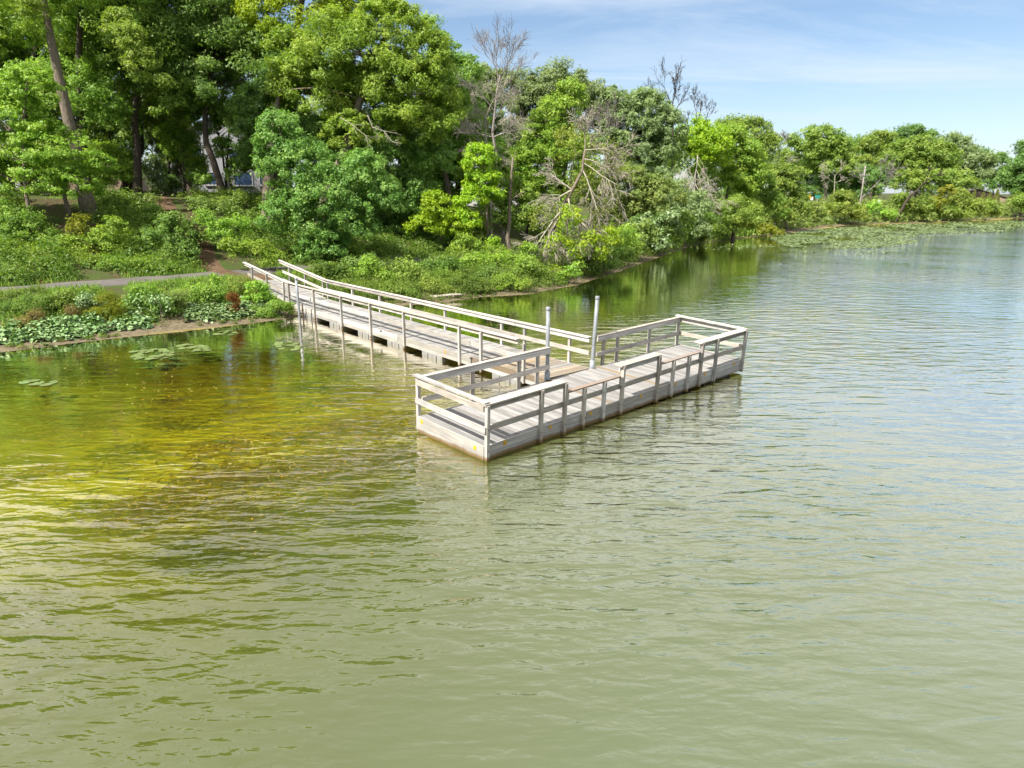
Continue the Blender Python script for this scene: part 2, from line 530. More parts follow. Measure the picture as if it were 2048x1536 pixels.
def build_water():
    gx = grid_axis(-300, 2000, -40, 40, 1.0, 1.12); gy = grid_axis(-110, 700, -2, 62, 1.0, 1.12)
    X, Y = np.meshgrid(gx, gy, indexing="ij"); x, y = X.ravel(), Y.ravel()
    d = -shore_dist(x, y)
    dd = d + 3.0 * wob(x, y, 0.22, 11) + 6.0 * np.clip((x + 3.5) / 5, 0, 1) * np.clip((24 - y) / 6, 0, 1)
    t = np.clip((dd - 15) / 10, 0, 1); murk = t * t * (3 - 2 * t)
    t = np.clip((dd - 21) / 22, 0, 1); milky = t * t * (3 - 2 * t)
    t = np.clip((x - 0.25 * y + 1) / 12, 0, 1); open_ = t * t * (3 - 2 * t) * milky
    # ruffled by the breeze out in the open, calmer in the lee of the dock and the bank
    t = np.clip((dd - 5) / 13, 0, 1); ruff = 0.16 + 0.84 * t * t * (3 - 2 * t)
    m, nt, out = new_mat("lake_water")
    P = nt.nodes.new("ShaderNodeNewGeometry").outputs["Position"]
    am = nt.nodes.new("ShaderNodeAttribute"); am.attribute_name = "murk"
    ar = nt.nodes.new("ShaderNodeAttribute"); ar.attribute_name = "ruff"
    w1 = noise(nt, mapping(nt, P, (0.75, 2.2, 1), (0, 0, math.radians(-8))), 1.0, 2.0, 0.5, 0.35)
    w2 = noise(nt, mapping(nt, P, (2.2, 6.0, 1), (0, 0, math.radians(12))), 1.0, 2.0, 0.5, 0.5)
    w3 = noise(nt, mapping(nt, P, (5, 11, 1), (0, 0, math.radians(20))), 1.0, 2.0, 0.5, 0.2)
    gust = ramp(nt, noise(nt, P, 0.09, 3, 0.5), [(0.35, 0.45), (0.65, 1.2)])
    hgt = math_n(nt, "ADD", math_n(nt, "MULTIPLY", w1, 0.098), math_n(nt, "ADD", math_n(nt, "MULTIPLY", w2, 0.025), math_n(nt, "MULTIPLY", w3, 0.010)))
    hgt = math_n(nt, "MULTIPLY", hgt, math_n(nt, "MULTIPLY", ar.outputs["Fac"], gust))
    bn = bump(nt, hgt, WAVE)
    gl = nt.nodes.new("ShaderNodeBsdfGlossy"); ao = nt.nodes.new("ShaderNodeAttribute"); ao.attribute_name = "open"
    nt.links.new(math_n(nt, "ADD", 0.03, math_n(nt, "MULTIPLY", ao.outputs["Fac"], 0.12)), gl.inputs["Roughness"])
    nt.links.new(bn, gl.inputs["Normal"]); gl.inputs["Color"].default_value = (1.0, 0.965, 0.88, 1)
    fr = nt.nodes.new("ShaderNodeLayerWeight"); fr.inputs["Blend"].default_value = 0.5   # Facing is the same from above and below
    nt.links.new(bn, fr.inputs["Normal"])
    mk = noise(nt, P, 0.16, 4, 0.5)
    mc = ramp(nt, mk, [(0.3, (0.0403, 0.0502, 0.00792)), (0.7, (0.0571, 0.0674, 0.0141))])
    ak = nt.nodes.new("ShaderNodeAttribute"); ak.attribute_name = "milky"
    mc = mix_col(nt, ak.outputs["Fac"], mc, (0.066, 0.086, 0.044))
    df = nt.nodes.new("ShaderNodeBsdfDiffuse"); nt.links.new(mc, df.inputs[0])
    tr = nt.nodes.new("ShaderNodeBsdfTransparent"); tr.inputs[0].default_value = (0.98, 0.965, 0.70, 1)
    body = nt.nodes.new("ShaderNodeMixShader")
    nt.links.new(math_n(nt, "ADD", 0.04, math_n(nt, "MULTIPLY", am.outputs["Fac"], 0.92)), body.inputs[0])
    nt.links.new(tr.outputs[0], body.inputs[1]); nt.links.new(df.outputs[0], body.inputs[2])
    mx = nt.nodes.new("ShaderNodeMixShader")
    nt.links.new(math_n(nt, "ADD", math_n(nt, "MULTIPLY", math_n(nt, "POWER", fr.outputs[1], 4.1), 2.3), 0.088, clamp=True), mx.inputs[0])
    nt.links.new(body.outputs[0], mx.inputs[1]); nt.links.new(gl.outputs[0], mx.inputs[2])
    nt.links.new(mx.outputs[0], out.inputs[0])
    F = grid_faces(len(gx), len(gy))
    keep = (shore_dist(x, y) < 6)[F].any(axis=1)
    me = np_mesh("lake_water", np.stack([x, y, np.zeros_like(x)], -1), F[keep], m, {"p_murk": murk, "p_ruff": ruff * (1 - 0.5 * open_), "p_milky": milky, "p_open": open_}, True)
    tag(link("lake_water", me), "green lake water, clear and weedy near the bank, ruffled further out", None, None, "structure")


def strip(name, pts, widths, mat, lift, label):
    pts = np.asarray(pts, float)
    s = np.concatenate([[0], np.cumsum(np.hypot(*np.diff(pts, axis=0).T))])
    t = np.arange(0, s[-1], 0.5)
    cx, cy = np.interp(t, s, pts[:, 0]), np.interp(t, s, pts[:, 1])
    k = np.ones(9) / 9
    cx = np.convolve(np.pad(cx, 4, "edge"), k, "valid"); cy = np.convolve(np.pad(cy, 4, "edge"), k, "valid")
    w = np.interp(t, s, np.broadcast_to(widths, (len(pts),)))
    tx, ty = np.gradient(cx), np.gradient(cy); L = np.hypot(tx, ty); nx, ny = -ty / L, tx / L
    rows = []
    for f in np.linspace(-1, 1, 7):
        e = f * w / 2 * (1 + 0.08 * wob(t, t * 0 + f * 9, 1.1, 4) * abs(f))
        X, Y = cx + nx * e, cy + ny * e
        rows.append(np.stack([X, Y, ground_z(X, Y) + lift - 0.05 * (abs(f) == 1)], -1))
    V = np.stack(rows, 0)
    me = np_mesh(name, V.reshape(-1, 3), grid_faces(7, len(t)), mat, None, True)
    tag(link(name, me), label, None, None, "structure")


def surf_mat(name, c0, c1, scale=8.0, bumpd=0.02):
    m, nt, out = new_mat(name)
    P = nt.nodes.new("ShaderNodeNewGeometry").outputs["Position"]
    n = noise(nt, P, scale, 6, 0.65); n2 = noise(nt, P, 0.7, 4, 0.6)
    f = math_n(nt, "ADD", math_n(nt, "MULTIPLY", n, 0.55), math_n(nt, "MULTIPLY", n2, 0.45))
    p = principled(nt, out, 0.95, 0.1)
    nt.links.new(ramp(nt, f, [(0.36, c0), (0.62, c1)]), p.inputs["Base Color"])
    nt.links.new(bump(nt, n, bumpd), p.inputs["Normal"])
    return m


build_ground()
build_water()
ASPHALT = surf_mat("worn_asphalt", (0.072, 0.0648, 0.06), (0.12, 0.11, 0.103), 14, 0.01)
DIRT = surf_mat("trodden_dirt", (0.057, 0.036, 0.021), (0.12, 0.078, 0.048), 6, 0.04)
strip("footpath", [(-60, 6), (-44, 19), (-34, 28.5), (-27.5, 34.3), (-23.2, 38.2), (-19, 42), (-14.5, 46.6), (-9, 51.5), (-4, 55), (1, 60.5), (7, 70), (13, 82), (20, 95)], 3.0, ASPHALT, 0.035,
      "grey asphalt footpath running along the foot of the wooded slope")
strip("landing", [(-14.1, 39.0), (-15.6, 40.8), (-17.4, 43.0)], 2.6, DIRT, 0.03, "bare earth landing between the ramp and the footpath")
_tr = [on_level(478, 548, 1.1), (-20.4, 45.2), (-21.6, 48.4), (-23.6, 51), (-26.2, 53.2), (-28.2, 55.5), (-30, 59)]
strip("dirt_trail", [(p[0], p[1]) for p in _tr], [1.7, 1.3, 0.8, 0.8, 1.1, 1.3, 1.3], DIRT, 0.05, "worn reddish dirt trail climbing the slope from the footpath")

# ------------------------------------------------------------------ the dock
_BOX = {}


def box_mesh(L, W, H, mat):
    key = (round(L, 3), round(W, 3), round(H, 3), mat.name)
    if key not in _BOX:
        g = Geo(); g.box((0, 0, 0), (L, W, H)); _BOX[key] = g.mesh("board", mat)
    return _BOX[key]


def board(parent, name, mat, c, d, rng=None, jit=0.0, rz=0.0):
    """A board in its parent's frame, grain along its longest side."""
    dx, dy, dz = d
    if dx >= dy and dx >= dz:
        me = box_mesh(dx, dy, dz, mat); rot = Matrix.Identity(3)
    elif dy >= dz:
        me = box_mesh(dy, dx, dz, mat); rot = Matrix.Rotation(math.pi / 2, 3, "Z")
    else:
        me = box_mesh(dz, dy, dx, mat); rot = Matrix.Rotation(-math.pi / 2, 3, "Y")
    o = link(name, me, parent)
    if rng is not None and jit:
        c = (c[0] + rng.uniform(-jit, jit) * 0.5, c[1] + rng.uniform(-jit, jit), c[2] + rng.uniform(-jit, jit) * 0.6)
        rot = Matrix.Rotation(rng.uniform(-jit, jit) * 0.35, 3, "Z") @ rot
    elif max(d) > 1.5:
        rz = ((len(_BOX) * 7919 + len(parent.children) * 31) % 17 - 8) * 0.0003      # boards never sit quite straight
    if rz:
        rot = Matrix.Rotation(rz, 3, "Z") @ rot
    o.matrix_local = Matrix.Translation(c) @ rot.to_4x4()
    return o


def frame_obj(name, o, x, y, z):
    e = empty(name)
    e.matrix_world = Matrix(((x[0], y[0], z[0], o[0]), (x[1], y[1], z[1], o[1]), (x[2], y[2], z[2], o[2]), (0, 0, 0, 1)))
    return e


PU = np.array([0.7270, 0.6866, 0.0111]); PU /= np.linalg.norm(PU)
PV = np.array([-0.6860, 0.7262, 0.0391]); PV -= PU * (PU @ PV); PV /= np.linalg.norm(PV)
PN = np.cross(PU, PV)
PO = np.array([-0.6325, 14.718, 0.379])
PL, PW = 11.89, 2.576


def diamond(name, parent, c, normal_axis, size, mat, turn):
    """Flat reflector plate screwed to a board: normal_axis 'x' or 'y' of the parent's frame, sign in size of c."""
    g = Geo(); g.box((0, 0, 0), (size, 0.008, size))
    o = link(name, g.mesh("reflector", mat), parent)
    R = Matrix.Rotation(turn, 3, "Y")
    if normal_axis == "x":
        R = Matrix.Rotation(math.pi / 2, 3, "Z") @ R
    o.matrix_local = Matrix.Translation(c) @ R.to_4x4()
    return o


def bolt_mesh():
    g = Geo(); g.tube([(0, 0.006, 0), (0, -0.006, 0)], 0.013, 6, True)
    return g.mesh("bolt_head", BLACK)


BOLT = bolt_mesh()


def build_platform():
    rng = random.Random(5)
    root = frame_obj("fishing_platform", PO, PU, PV, PN)
    tag(root, "weathered wooden fishing platform with railings floating across the end of the gangway", "dock platform")
    n = 82; w = PL / n
    for i in range(n):
        mat = WOOD_DECK if rng.random() > 0.03 else WOOD_TAN
        board(root, "deck_plank", mat, ((i + 0.5) * w, PW / 2, -0.019), (w - 0.008, PW - 0.04, 0.038), rng, 0.004)
    T = 0.045
    # fascia: two boards deep, with joints
    for a, b in ((0, 3.6), (3.6, 7.75), (7.75, PL)):
        board(root, "fascia_board", WOOD_FASCIA, ((a + b) / 2, -T / 2 + 0.02, -0.095), (b - a - 0.008, T, 0.18))
        board(root, "fascia_board", WOOD_FASCIA, ((a + b) / 2, -T / 2 + 0.024, -0.305), (b - a - 0.008, T, 0.225))
        board(root, "fascia_board", WOOD_FASCIA, ((a + b) / 2, PW + T / 2 - 0.02, -0.20), (b - a - 0.008, T, 0.38))
    for x in (-T / 2, PL + T / 2):
        board(root, "fascia_board", WOOD_FASCIA, (x, PW / 2, -0.12), (T, PW + 0.03, 0.236))
        board(root, "fascia_board", WOOD_FASCIA, (x * 1.0 + (0.004 if x < 0 else -0.004), PW / 2, -0.345), (T, PW + 0.03, 0.20))
    for y in (0.55, PW - 0.55):
        for k in range(5):
            board(root, "float_box", FLOAT_GREY, (1.3 + k * 2.35, y, -0.42), (1.7, 0.8, 0.42))
    for x in (0.3, PL - 0.3):
        board(root, "corner_leg", BARK_DARK, (x, 0.25, -0.52), (0.09, 0.09, 0.5))

    def post(x, y, z0, z1, w=0.09, d=0.09):
        p = board(root, "post", WOOD_RAIL, (x + rng.uniform(-.008, .008), y, (z0 + z1) / 2), (w, d, z1 - z0))
        if y < 0:
            for z in (z1 - 0.09, 0.43, -0.1):
                b = link("bolt", BOLT, p)
                b.location = (z - (z0 + z1) / 2, -d / 2 - 0.004, rng.uniform(-0.012, 0.02))
        return p
    yf = -0.072
    hi_segs = ((-0.06, 2.68), (4.93, 6.82), (9.02, PL + 0.06))
    lo_segs = ((2.70, 4.92), (6.84, 9.0))
    for x in (1.79, 2.66, 5.05, 6.76, 9.12, 10.02):
        post(x, yf, -0.43, 1.015)
    for x in (3.42, 4.26, 7.55, 8.40):
        post(x, yf, -0.43, 0.735)
    # small blocks that carry the low rail beside each tall post
    for x in (2.74, 4.97, 6.84, 9.04):
        board(root, "post_block", WOOD_RAIL, (x, yf + 0.002, 0.60), (0.045, 0.088, 0.26))
    post(0.02, yf, -0.46, 1.015); post(PL - 0.02, yf, -0.43, 1.015)
    for a, b in hi_segs:
        board(root, "cap_rail", WOOD_RAIL, ((a + b) / 2, 0.045, 1.036), (b - a, 0.285, 0.04))
        board(root, "top_rail", WOOD_RAIL, ((a + b) / 2, -0.006, 0.945), (b - a - 0.03, 0.04, 0.135))
    for a, b in lo_segs:
        board(root, "low_cap_rail", WOOD_BROWN, ((a + b) / 2, -0.03, 0.755), (b - a, 0.15, 0.036))
    for a, b in ((0.03, 4.2), (4.21, 8.35), (8.36, PL - 0.03)):
        board(root, "mid_rail", WOOD_RAIL, ((a + b) / 2, -0.007, 0.43), (b - a, 0.038, 0.14))
    # ends
    for x, s in ((0.0, -1), (PL, 1)):
        board(root, "cap_rail", WOOD_RAIL, (x + s * -0.005, PW / 2 + 0.06, 1.078), (0.15, PW + 0.26, 0.042))
        board(root, "top_rail", WOOD_RAIL, (x + s * 0.052, PW / 2 + 0.02, 0.93), (0.038, PW + 0.08, 0.14))
        board(root, "mid_rail", WOOD_RAIL, (x + s * 0.058, PW / 2 - 0.01, 0.43), (0.038, PW + 0.17, 0.145))
        post(x + s * -0.02, PW + 0.06, -0.4, 1.03)
    # back rails either side of the gangway mouth
    yb = PW + 0.062
    for x in (1.85, 3.62, 4.40):
        post(x, yb, -0.35, 0.99)
    for x in (7.50, 8.25, 10.06):
        post(x, yb, -0.35, 0.99)
    for a, b in ((0.08, 4.86), (7.08, PL - 0.08)):
        board(root, "cap_rail", WOOD_RAIL, ((a + b) / 2, PW + 0.03, 1.036), (b - a, 0.14, 0.04))
        board(root, "top_rail", WOOD_RAIL, ((a + b) / 2, PW - 0.006, 0.935), (b - a, 0.04, 0.15))
        board(root, "mid_rail", WOOD_RAIL, ((a + b) / 2, PW - 0.006, 0.43), (b - a, 0.04, 0.14))
    for x, sz, trn in ((0.62, 0.115, 0.0), (2.20, 0.10, 0.3), (3.77, 0.11, 0.75), (6.05, 0.11, 0.6), (7.83, 0.11, 0.78), (9.51, 0.12, 0.78), (11.39, 0.12, 0.78)):
        diamond("reflector", root, (x, -0.030, -0.075), "y", sz, ORANGE, trn)
    for y, z in ((2.42, -0.10), (0.30, -0.13)):
        diamond("reflector", root, (-T - 0.005, y, z), "x", 0.10, YELLOW_R, 0.0)
    return root


GAX = np.array([-0.655, 0.755, 0.0]); GAX /= np.linalg.norm(GAX)
GN = np.array([0.755, 0.655, 0.0]); GN /= np.linalg.norm(GN)
GO = GAX * 15 + GN * 15.1                          # gangway frame: x along it towards the bank, y towards its near side


def build_gangway():
    rng = random.Random(8)
    root = frame_obj("gangway", GO, GAX, -GN, np.array([0, 0, 1.0]))
    tag(root, "long wooden gangway with two railings running from the bank to the platform", "gangway")
    x0, x1 = -0.36, 18.95
    n = 132; w = (x1 - x0) / n
    for i in range(n):
        mat = WOOD_TAN if (i < 22 and rng.random() < 0.55) or rng.random() < 0.05 else WOOD_DECK
        board(root, "deck_plank", mat, (x0 + (i + 0.5) * w, 0, 0.455), (w - 0.008, 2.06, 0.038), rng, 0.005)
    for y, s in ((1.05, 1), (-1.05, -1)):
        for a, b in ((x0, 3.35), (3.40, 8.3), (8.3, 13.6), (13.6, x1)):
            m = WOOD_TAN if (y > 0 and b < 5) else WOOD_FASCIA
            board(root, "fascia_board", m, ((a + b) / 2, y, 0.375), (b - a - 0.008, 0.04, 0.19))
            board(root, "fascia_board", WOOD_FASCIA, ((a + b) / 2, y + s * 0.003, 0.215), (b - a - 0.008, 0.04, 0.125))
    for x in (15.82, 13.0, 10.36, 7.70, 4.0, 2.76):
        board(root, "post", WOOD_RAIL, (x, 1.118, 0.765), (0.09, 0.09, 1.48 if x > 5 else 1.43))
    board(root, "post", WOOD_RAIL, (18.72, 1.118, 0.98), (0.09, 0.09, 1.12))
    board(root, "post", WOOD_RAIL, (0.55, 1.118, 0.80), (0.09, 0.09, 1.3))
    for x in (18.9, 16.12, 13.40, 10.64, 8.02, 4.31, 3.0, 0.70):
        board(root, "post", WOOD_RAIL, (x, -1.118, 0.86), (0.09, 0.09, 1.28))
    for y, s, xa in ((1.0, 1, 0.9), (-1.0, -1, -0.28)):
        for a, b in ((xa, 3.42), (3.44, 10.62 if s < 0 else 10.36), (10.64 if s < 0 else 10.38, 18.98)):
            zt = 1.535 if s > 0 else 1.50
            z = zt
            board(root, "cap_rail", WOOD_RAIL, ((a + b) / 2, y + s * 0.06, z), (b - a, 0.15, 0.04))
            board(root, "top_rail", WOOD_RAIL, ((a + b) / 2, y + s * 0.045, z - 0.094), (b - a, 0.038, 0.146))
            board(root, "mid_rail", WOOD_RAIL, ((a + b) / 2, y + s * 0.045, 0.97), (b - a, 0.038, 0.14))
    for k, (a, b) in enumerate(((17.2, 15.7), (14.35, 13.0), (11.6, 10.3), (9.1, 7.85), (6.5, 5.15), (2.2, 0.9))):
        fl = board(root, "float_box", FLOAT_GREY, ((a + b) / 2, 0.0, 0.005), (abs(a - b), 2.16, 0.30))
        for q in (0.3, 0.72):
            st = board(fl, "float_slot", BLACK, (0, 0, 0), (0.03, 0.012, 0.2))  # black strip stands in for the shade inside a float's slot
            ly = 1.084
            st.matrix_local = Matrix.Translation(((q - 0.5) * abs(a - b), ly, 0.0)) @ Matrix.Rotation(-math.pi / 2, 4, "Y") if abs(a - b) < 2.16 else st.matrix_local
    for x in (3.37, 9.6, 17.3):
        board(root, "hinge_plate", BLACK, (x, 1.075, 0.44), (0.16, 0.012, 0.05))
    diamond("reflector", root, (4.95, 1.075, 0.38), "y", 0.10, ORANGE, 0.0)
    # a float's long side is across the gangway, so its slot strips sit on its end face
    for fl in [c for c in root.children if c.name.startswith("float_box")]:
        L = 2.16
        for i, st in enumerate(fl.children):
            span = min(fl.data.vertices[0].co.y * -2, 3)
            st.matrix_local = Matrix.Translation(((L / 2 + 0.006), (-0.2 + 0.42 * i) * span, 0.02)) @ Matrix.Rotation(math.pi / 2, 4, "Z") @ Matrix.Rotation(-math.pi / 2, 4, "Y")
    return root


def build_ramp():
    rng = random.Random(9)
    a = GO + GAX * 19.05 + np.array([0, 0, 0.46]); b = GO + GAX * 24.6 + np.array([0, 0, 0.98])
    x = (b - a); L = np.linalg.norm(x); x /= L
    y = -GN; z = np.cross(x, y)
    root = frame_obj("shore_ramp", a, x, y, z)
    tag(root, "short sloping wooden ramp with handrails joining the gangway to the bank", "ramp")
    n = int(L / 0.145); w = L / n
    for i in range(n):
        board(root, "deck_plank", WOOD_DECK, ((i + 0.5) * w, 0, 0), (w - 0.008, 2.02, 0.038), rng, 0.005)
    for s in (1, -1):
        board(root, "fascia_board", WOOD_FASCIA, (L / 2, s * 1.035, -0.06), (L, 0.04, 0.2))
        for px in (0.42, 2.65, 4.75):
            board(root, "post", WOOD_RAIL, (px, s * 1.10, 0.42), (0.085, 0.085, 1.22))
        board(root, "cap_rail", WOOD_RAIL, (L / 2 + 0.25, s * 1.04, 1.055), (L + 0.55, 0.15, 0.042))
        board(root, "top_rail", WOOD_RAIL, (L / 2 + 0.2, s * 1.04, 0.965), (L + 0.4, 0.038, 0.14))
        board(root, "mid_rail", WOOD_RAIL, (L / 2, s * 1.035, 0.47), (L, 0.038, 0.14))
    return root


def steel_pole(base, top, label, sleeve):
    root = empty("steel_pole", (base[0], base[1], 0))
    tag(root, label, "pole", "galvanised mooring poles of the dock")
    bx = np.array(base) - np.array([base[0], base[1], 0]); tx = np.array(top) - np.array([base[0], base[1], 0])
    dirn = (tx - bx) / np.linalg.norm(tx - bx)
    g = Geo(); g.tube([bx - dirn * 2.2, bx, (bx + tx) / 2, tx], 0.062, 16, True)
    link("shaft", g.mesh("pole_shaft", STEEL, True), root)
    g = Geo(); g.tube([tx - dirn * 0.11, tx - dirn * 0.1, tx + dirn * 0.004, tx + dirn * 0.01], [0.062, 0.070, 0.070, 0.05], 16, True)
    link("end_cap", g.mesh("pole_cap", STEEL, True), root)
    if sleeve:
        g = Geo(); g.tube([bx - dirn * 0.1, bx + dirn * 0.30, bx + dirn * 0.31], [0.088, 0.088, 0.063], 16)
        link("sleeve", g.mesh("pole_sleeve", STEEL, True), root)
        g = Geo(); g.box(bx + np.array([0.05, -0.11, 0.03]), (0.16, 0.1, 0.05))
        link("bracket", g.mesh("pole_bracket", BLACK), root)


build_platform()
build_gangway()
build_ramp()
steel_pole((1.08, 19.94, 0.5), (1.07, 19.94, 2.79), "grey steel pole at the inner end of the platform's left back railing", True)
steel_pole((2.63, 21.43, 0.5), (2.72, 21.43, 2.90), "tall grey steel pole at the far side of the gangway mouth, leaning slightly right", True)
steel_pole((-10.37, 32.39, 0.0), (-10.39, 32.39, 2.07), "grey steel pole standing at the bank end of the gangway's near side", False)
_p = GO + GAX * 16.9 + GN * -1.25
_root = empty("mooring_post", (_p[0], _p[1], 0)); tag(_root, "short dark rusty post standing in the water at the gangway's bank end", "post")
g = Geo(); g.tube([(0, 0, -0.8), (0, 0, 0.72)], 0.035, 8, True); link("shaft", g.mesh("rusty_shaft", BARK_DARK, True), _root)
g = Geo(); g.tube([(0, 0, 0.35), (0, 0, 0.42)], 0.06, 8, True); link("collar", g.mesh("rusty_collar", BARK_DARK, True), _root)


# ------------------------------------------------------------------ foliage
def unit(rng, n):
    v = rng.normal(size=(n, 3))
    return v / (np.linalg.norm(v, axis=1)[:, None] + 1e-9)


def leaf_quads(rng, P, N, size, aspect, droop=0.25, hexa=False, tri=False):
    n = len(P)
    N = N / (np.linalg.norm(N, axis=1)[:, None] + 1e-9)
    t = unit(rng, n); t[:, 2] -= droop
    t -= N * (t * N).sum(1)[:, None]; t /= np.linalg.norm(t, axis=1)[:, None] + 1e-9
    b = np.cross(N, t)
    L = size[:, None]; W = L * aspect
    fold = N * L * 0.10
    if hexa:
        V = np.stack([P - t * L * .5, P - t * L * .22 + b * W * .5 + fold, P + t * L * .25 + b * W * .42 + fold, P + t * L * .5,
                      P + t * L * .25 - b * W * .42 + fold, P - t * L * .22 - b * W * .5 + fold], 1)
        return V.reshape(-1, 3), np.arange(n * 6).reshape(n, 6)
    if tri:
        V = np.stack([P - t * L * .42 + b * W * .55, P + t * L * .68, P - t * L * .42 - b * W * .55], 1)
        return V.reshape(-1, 3), np.arange(n * 3).reshape(n, 3)
    V = np.stack([P - t * L * .5, P + b * W * .5 + fold, P + t * L * .5, P - b * W * .5 + fold], 1)
    return V.reshape(-1, 3), np.arange(n * 4).reshape(n, 4)


def puffs(rng, lobes, leaf, cover=5.0, pr=None, flat=0.8, stray=0.14, aspect=0.6, updir=0.3, droop=0.25, tufts=0.0):
    """lobes: list of (centre, radii). Returns leaf positions, normals, sizes, values and puff centres."""
    Ps, Ns, Ss, Vs, Cs = [], [], [], [], []
    for c, R in lobes:
        c = np.asarray(c, float); R = np.asarray(R, float)
        rm = (R[0] * R[2]) ** 0.5
        p_r = pr if pr else max(0.19 * rm, leaf * 2.0)
        p_r = min(p_r, rm * 0.6)
        npf = int(max(6, 3.1 * (rm / p_r) ** 2))
        nleaf = int(1.25 * cover * math.pi * R[0] * R[2] / (leaf * leaf * aspect * 0.5))
        per = max(8, nleaf // npf)
        d = unit(rng, npf)
        d[:, 2] = np.where(d[:, 2] < -0.55, -d[:, 2], d[:, 2])
        rad = rng.uniform(0.30, 1.0, npf) ** 0.5
        C = c + d * R * (rad * (1 - 0.45 * p_r / rm))[:, None]
        pra = p_r * rng.uniform(0.6, 1.35, npf)
        idx = np.repeat(np.arange(npf), per); n = len(idx)
        q = unit(rng, n); q[:, 2] = q[:, 2] * 0.85 + 0.22
        rr = pra[idx] * rng.uniform(0.12, 1.0, n) ** 0.45
        P = C[idx] + q * rr[:, None] * np.array([1, 1, flat])
        k = rng.random(n) < stray
        P[k] += unit(rng, k.sum()) * (p_r * rng.uniform(0.2, 0.9, (k.sum(), 1)))
        outw = (P - c) / R ** 2; outw /= np.linalg.norm(outw, axis=1)[:, None] + 1e-9
        N = q * 0.5 + outw * 0.4 + rng.normal(size=(n, 3)) * 0.5; N[:, 2] += updir
        pv = rng.uniform(0, 1, npf)
        v = np.clip(0.45 * pv[idx] + 0.55 * rng.beta(2, 2, n), 0, 1)
        Ps.append(P); Ns.append(N); Ss.append(leaf * rng.uniform(0.65, 1.3, n)); Vs.append(v); Cs.append(np.c_[C, pra])
    return np.concatenate(Ps), np.concatenate(Ns), np.concatenate(Ss), np.concatenate(Vs), np.concatenate(Cs)


def wobble_line(rng, a, b, n, amp):
    t = np.linspace(0, 1, n)[:, None]
    p = np.asarray(a) * (1 - t) + np.asarray(b) * t
    off = np.cumsum(rng.normal(size=(n, 3)), axis=0)
    off -= off[:1] * (1 - t) + off[-1:] * t
    return p + off * amp


def px_lobes(lobes, Y):
    """(px, py, half width px, half height px[, extra depth m]) -> centres and radii in metres."""
    out = []
    for lb in lobes:
        px, py, rx, ry = lb[:4]
        dY = lb[4] if len(lb) > 4 else 0.0
        yy = Y + dY
        c = at(px, py, yy); k = yy / FPX / 0.97
        out.append((c, np.array([rx * k, max(0.75 * rx * k, 0.8 * min(rx, ry) * k), ry * k])))
    return out


TREE_TRIS = 0


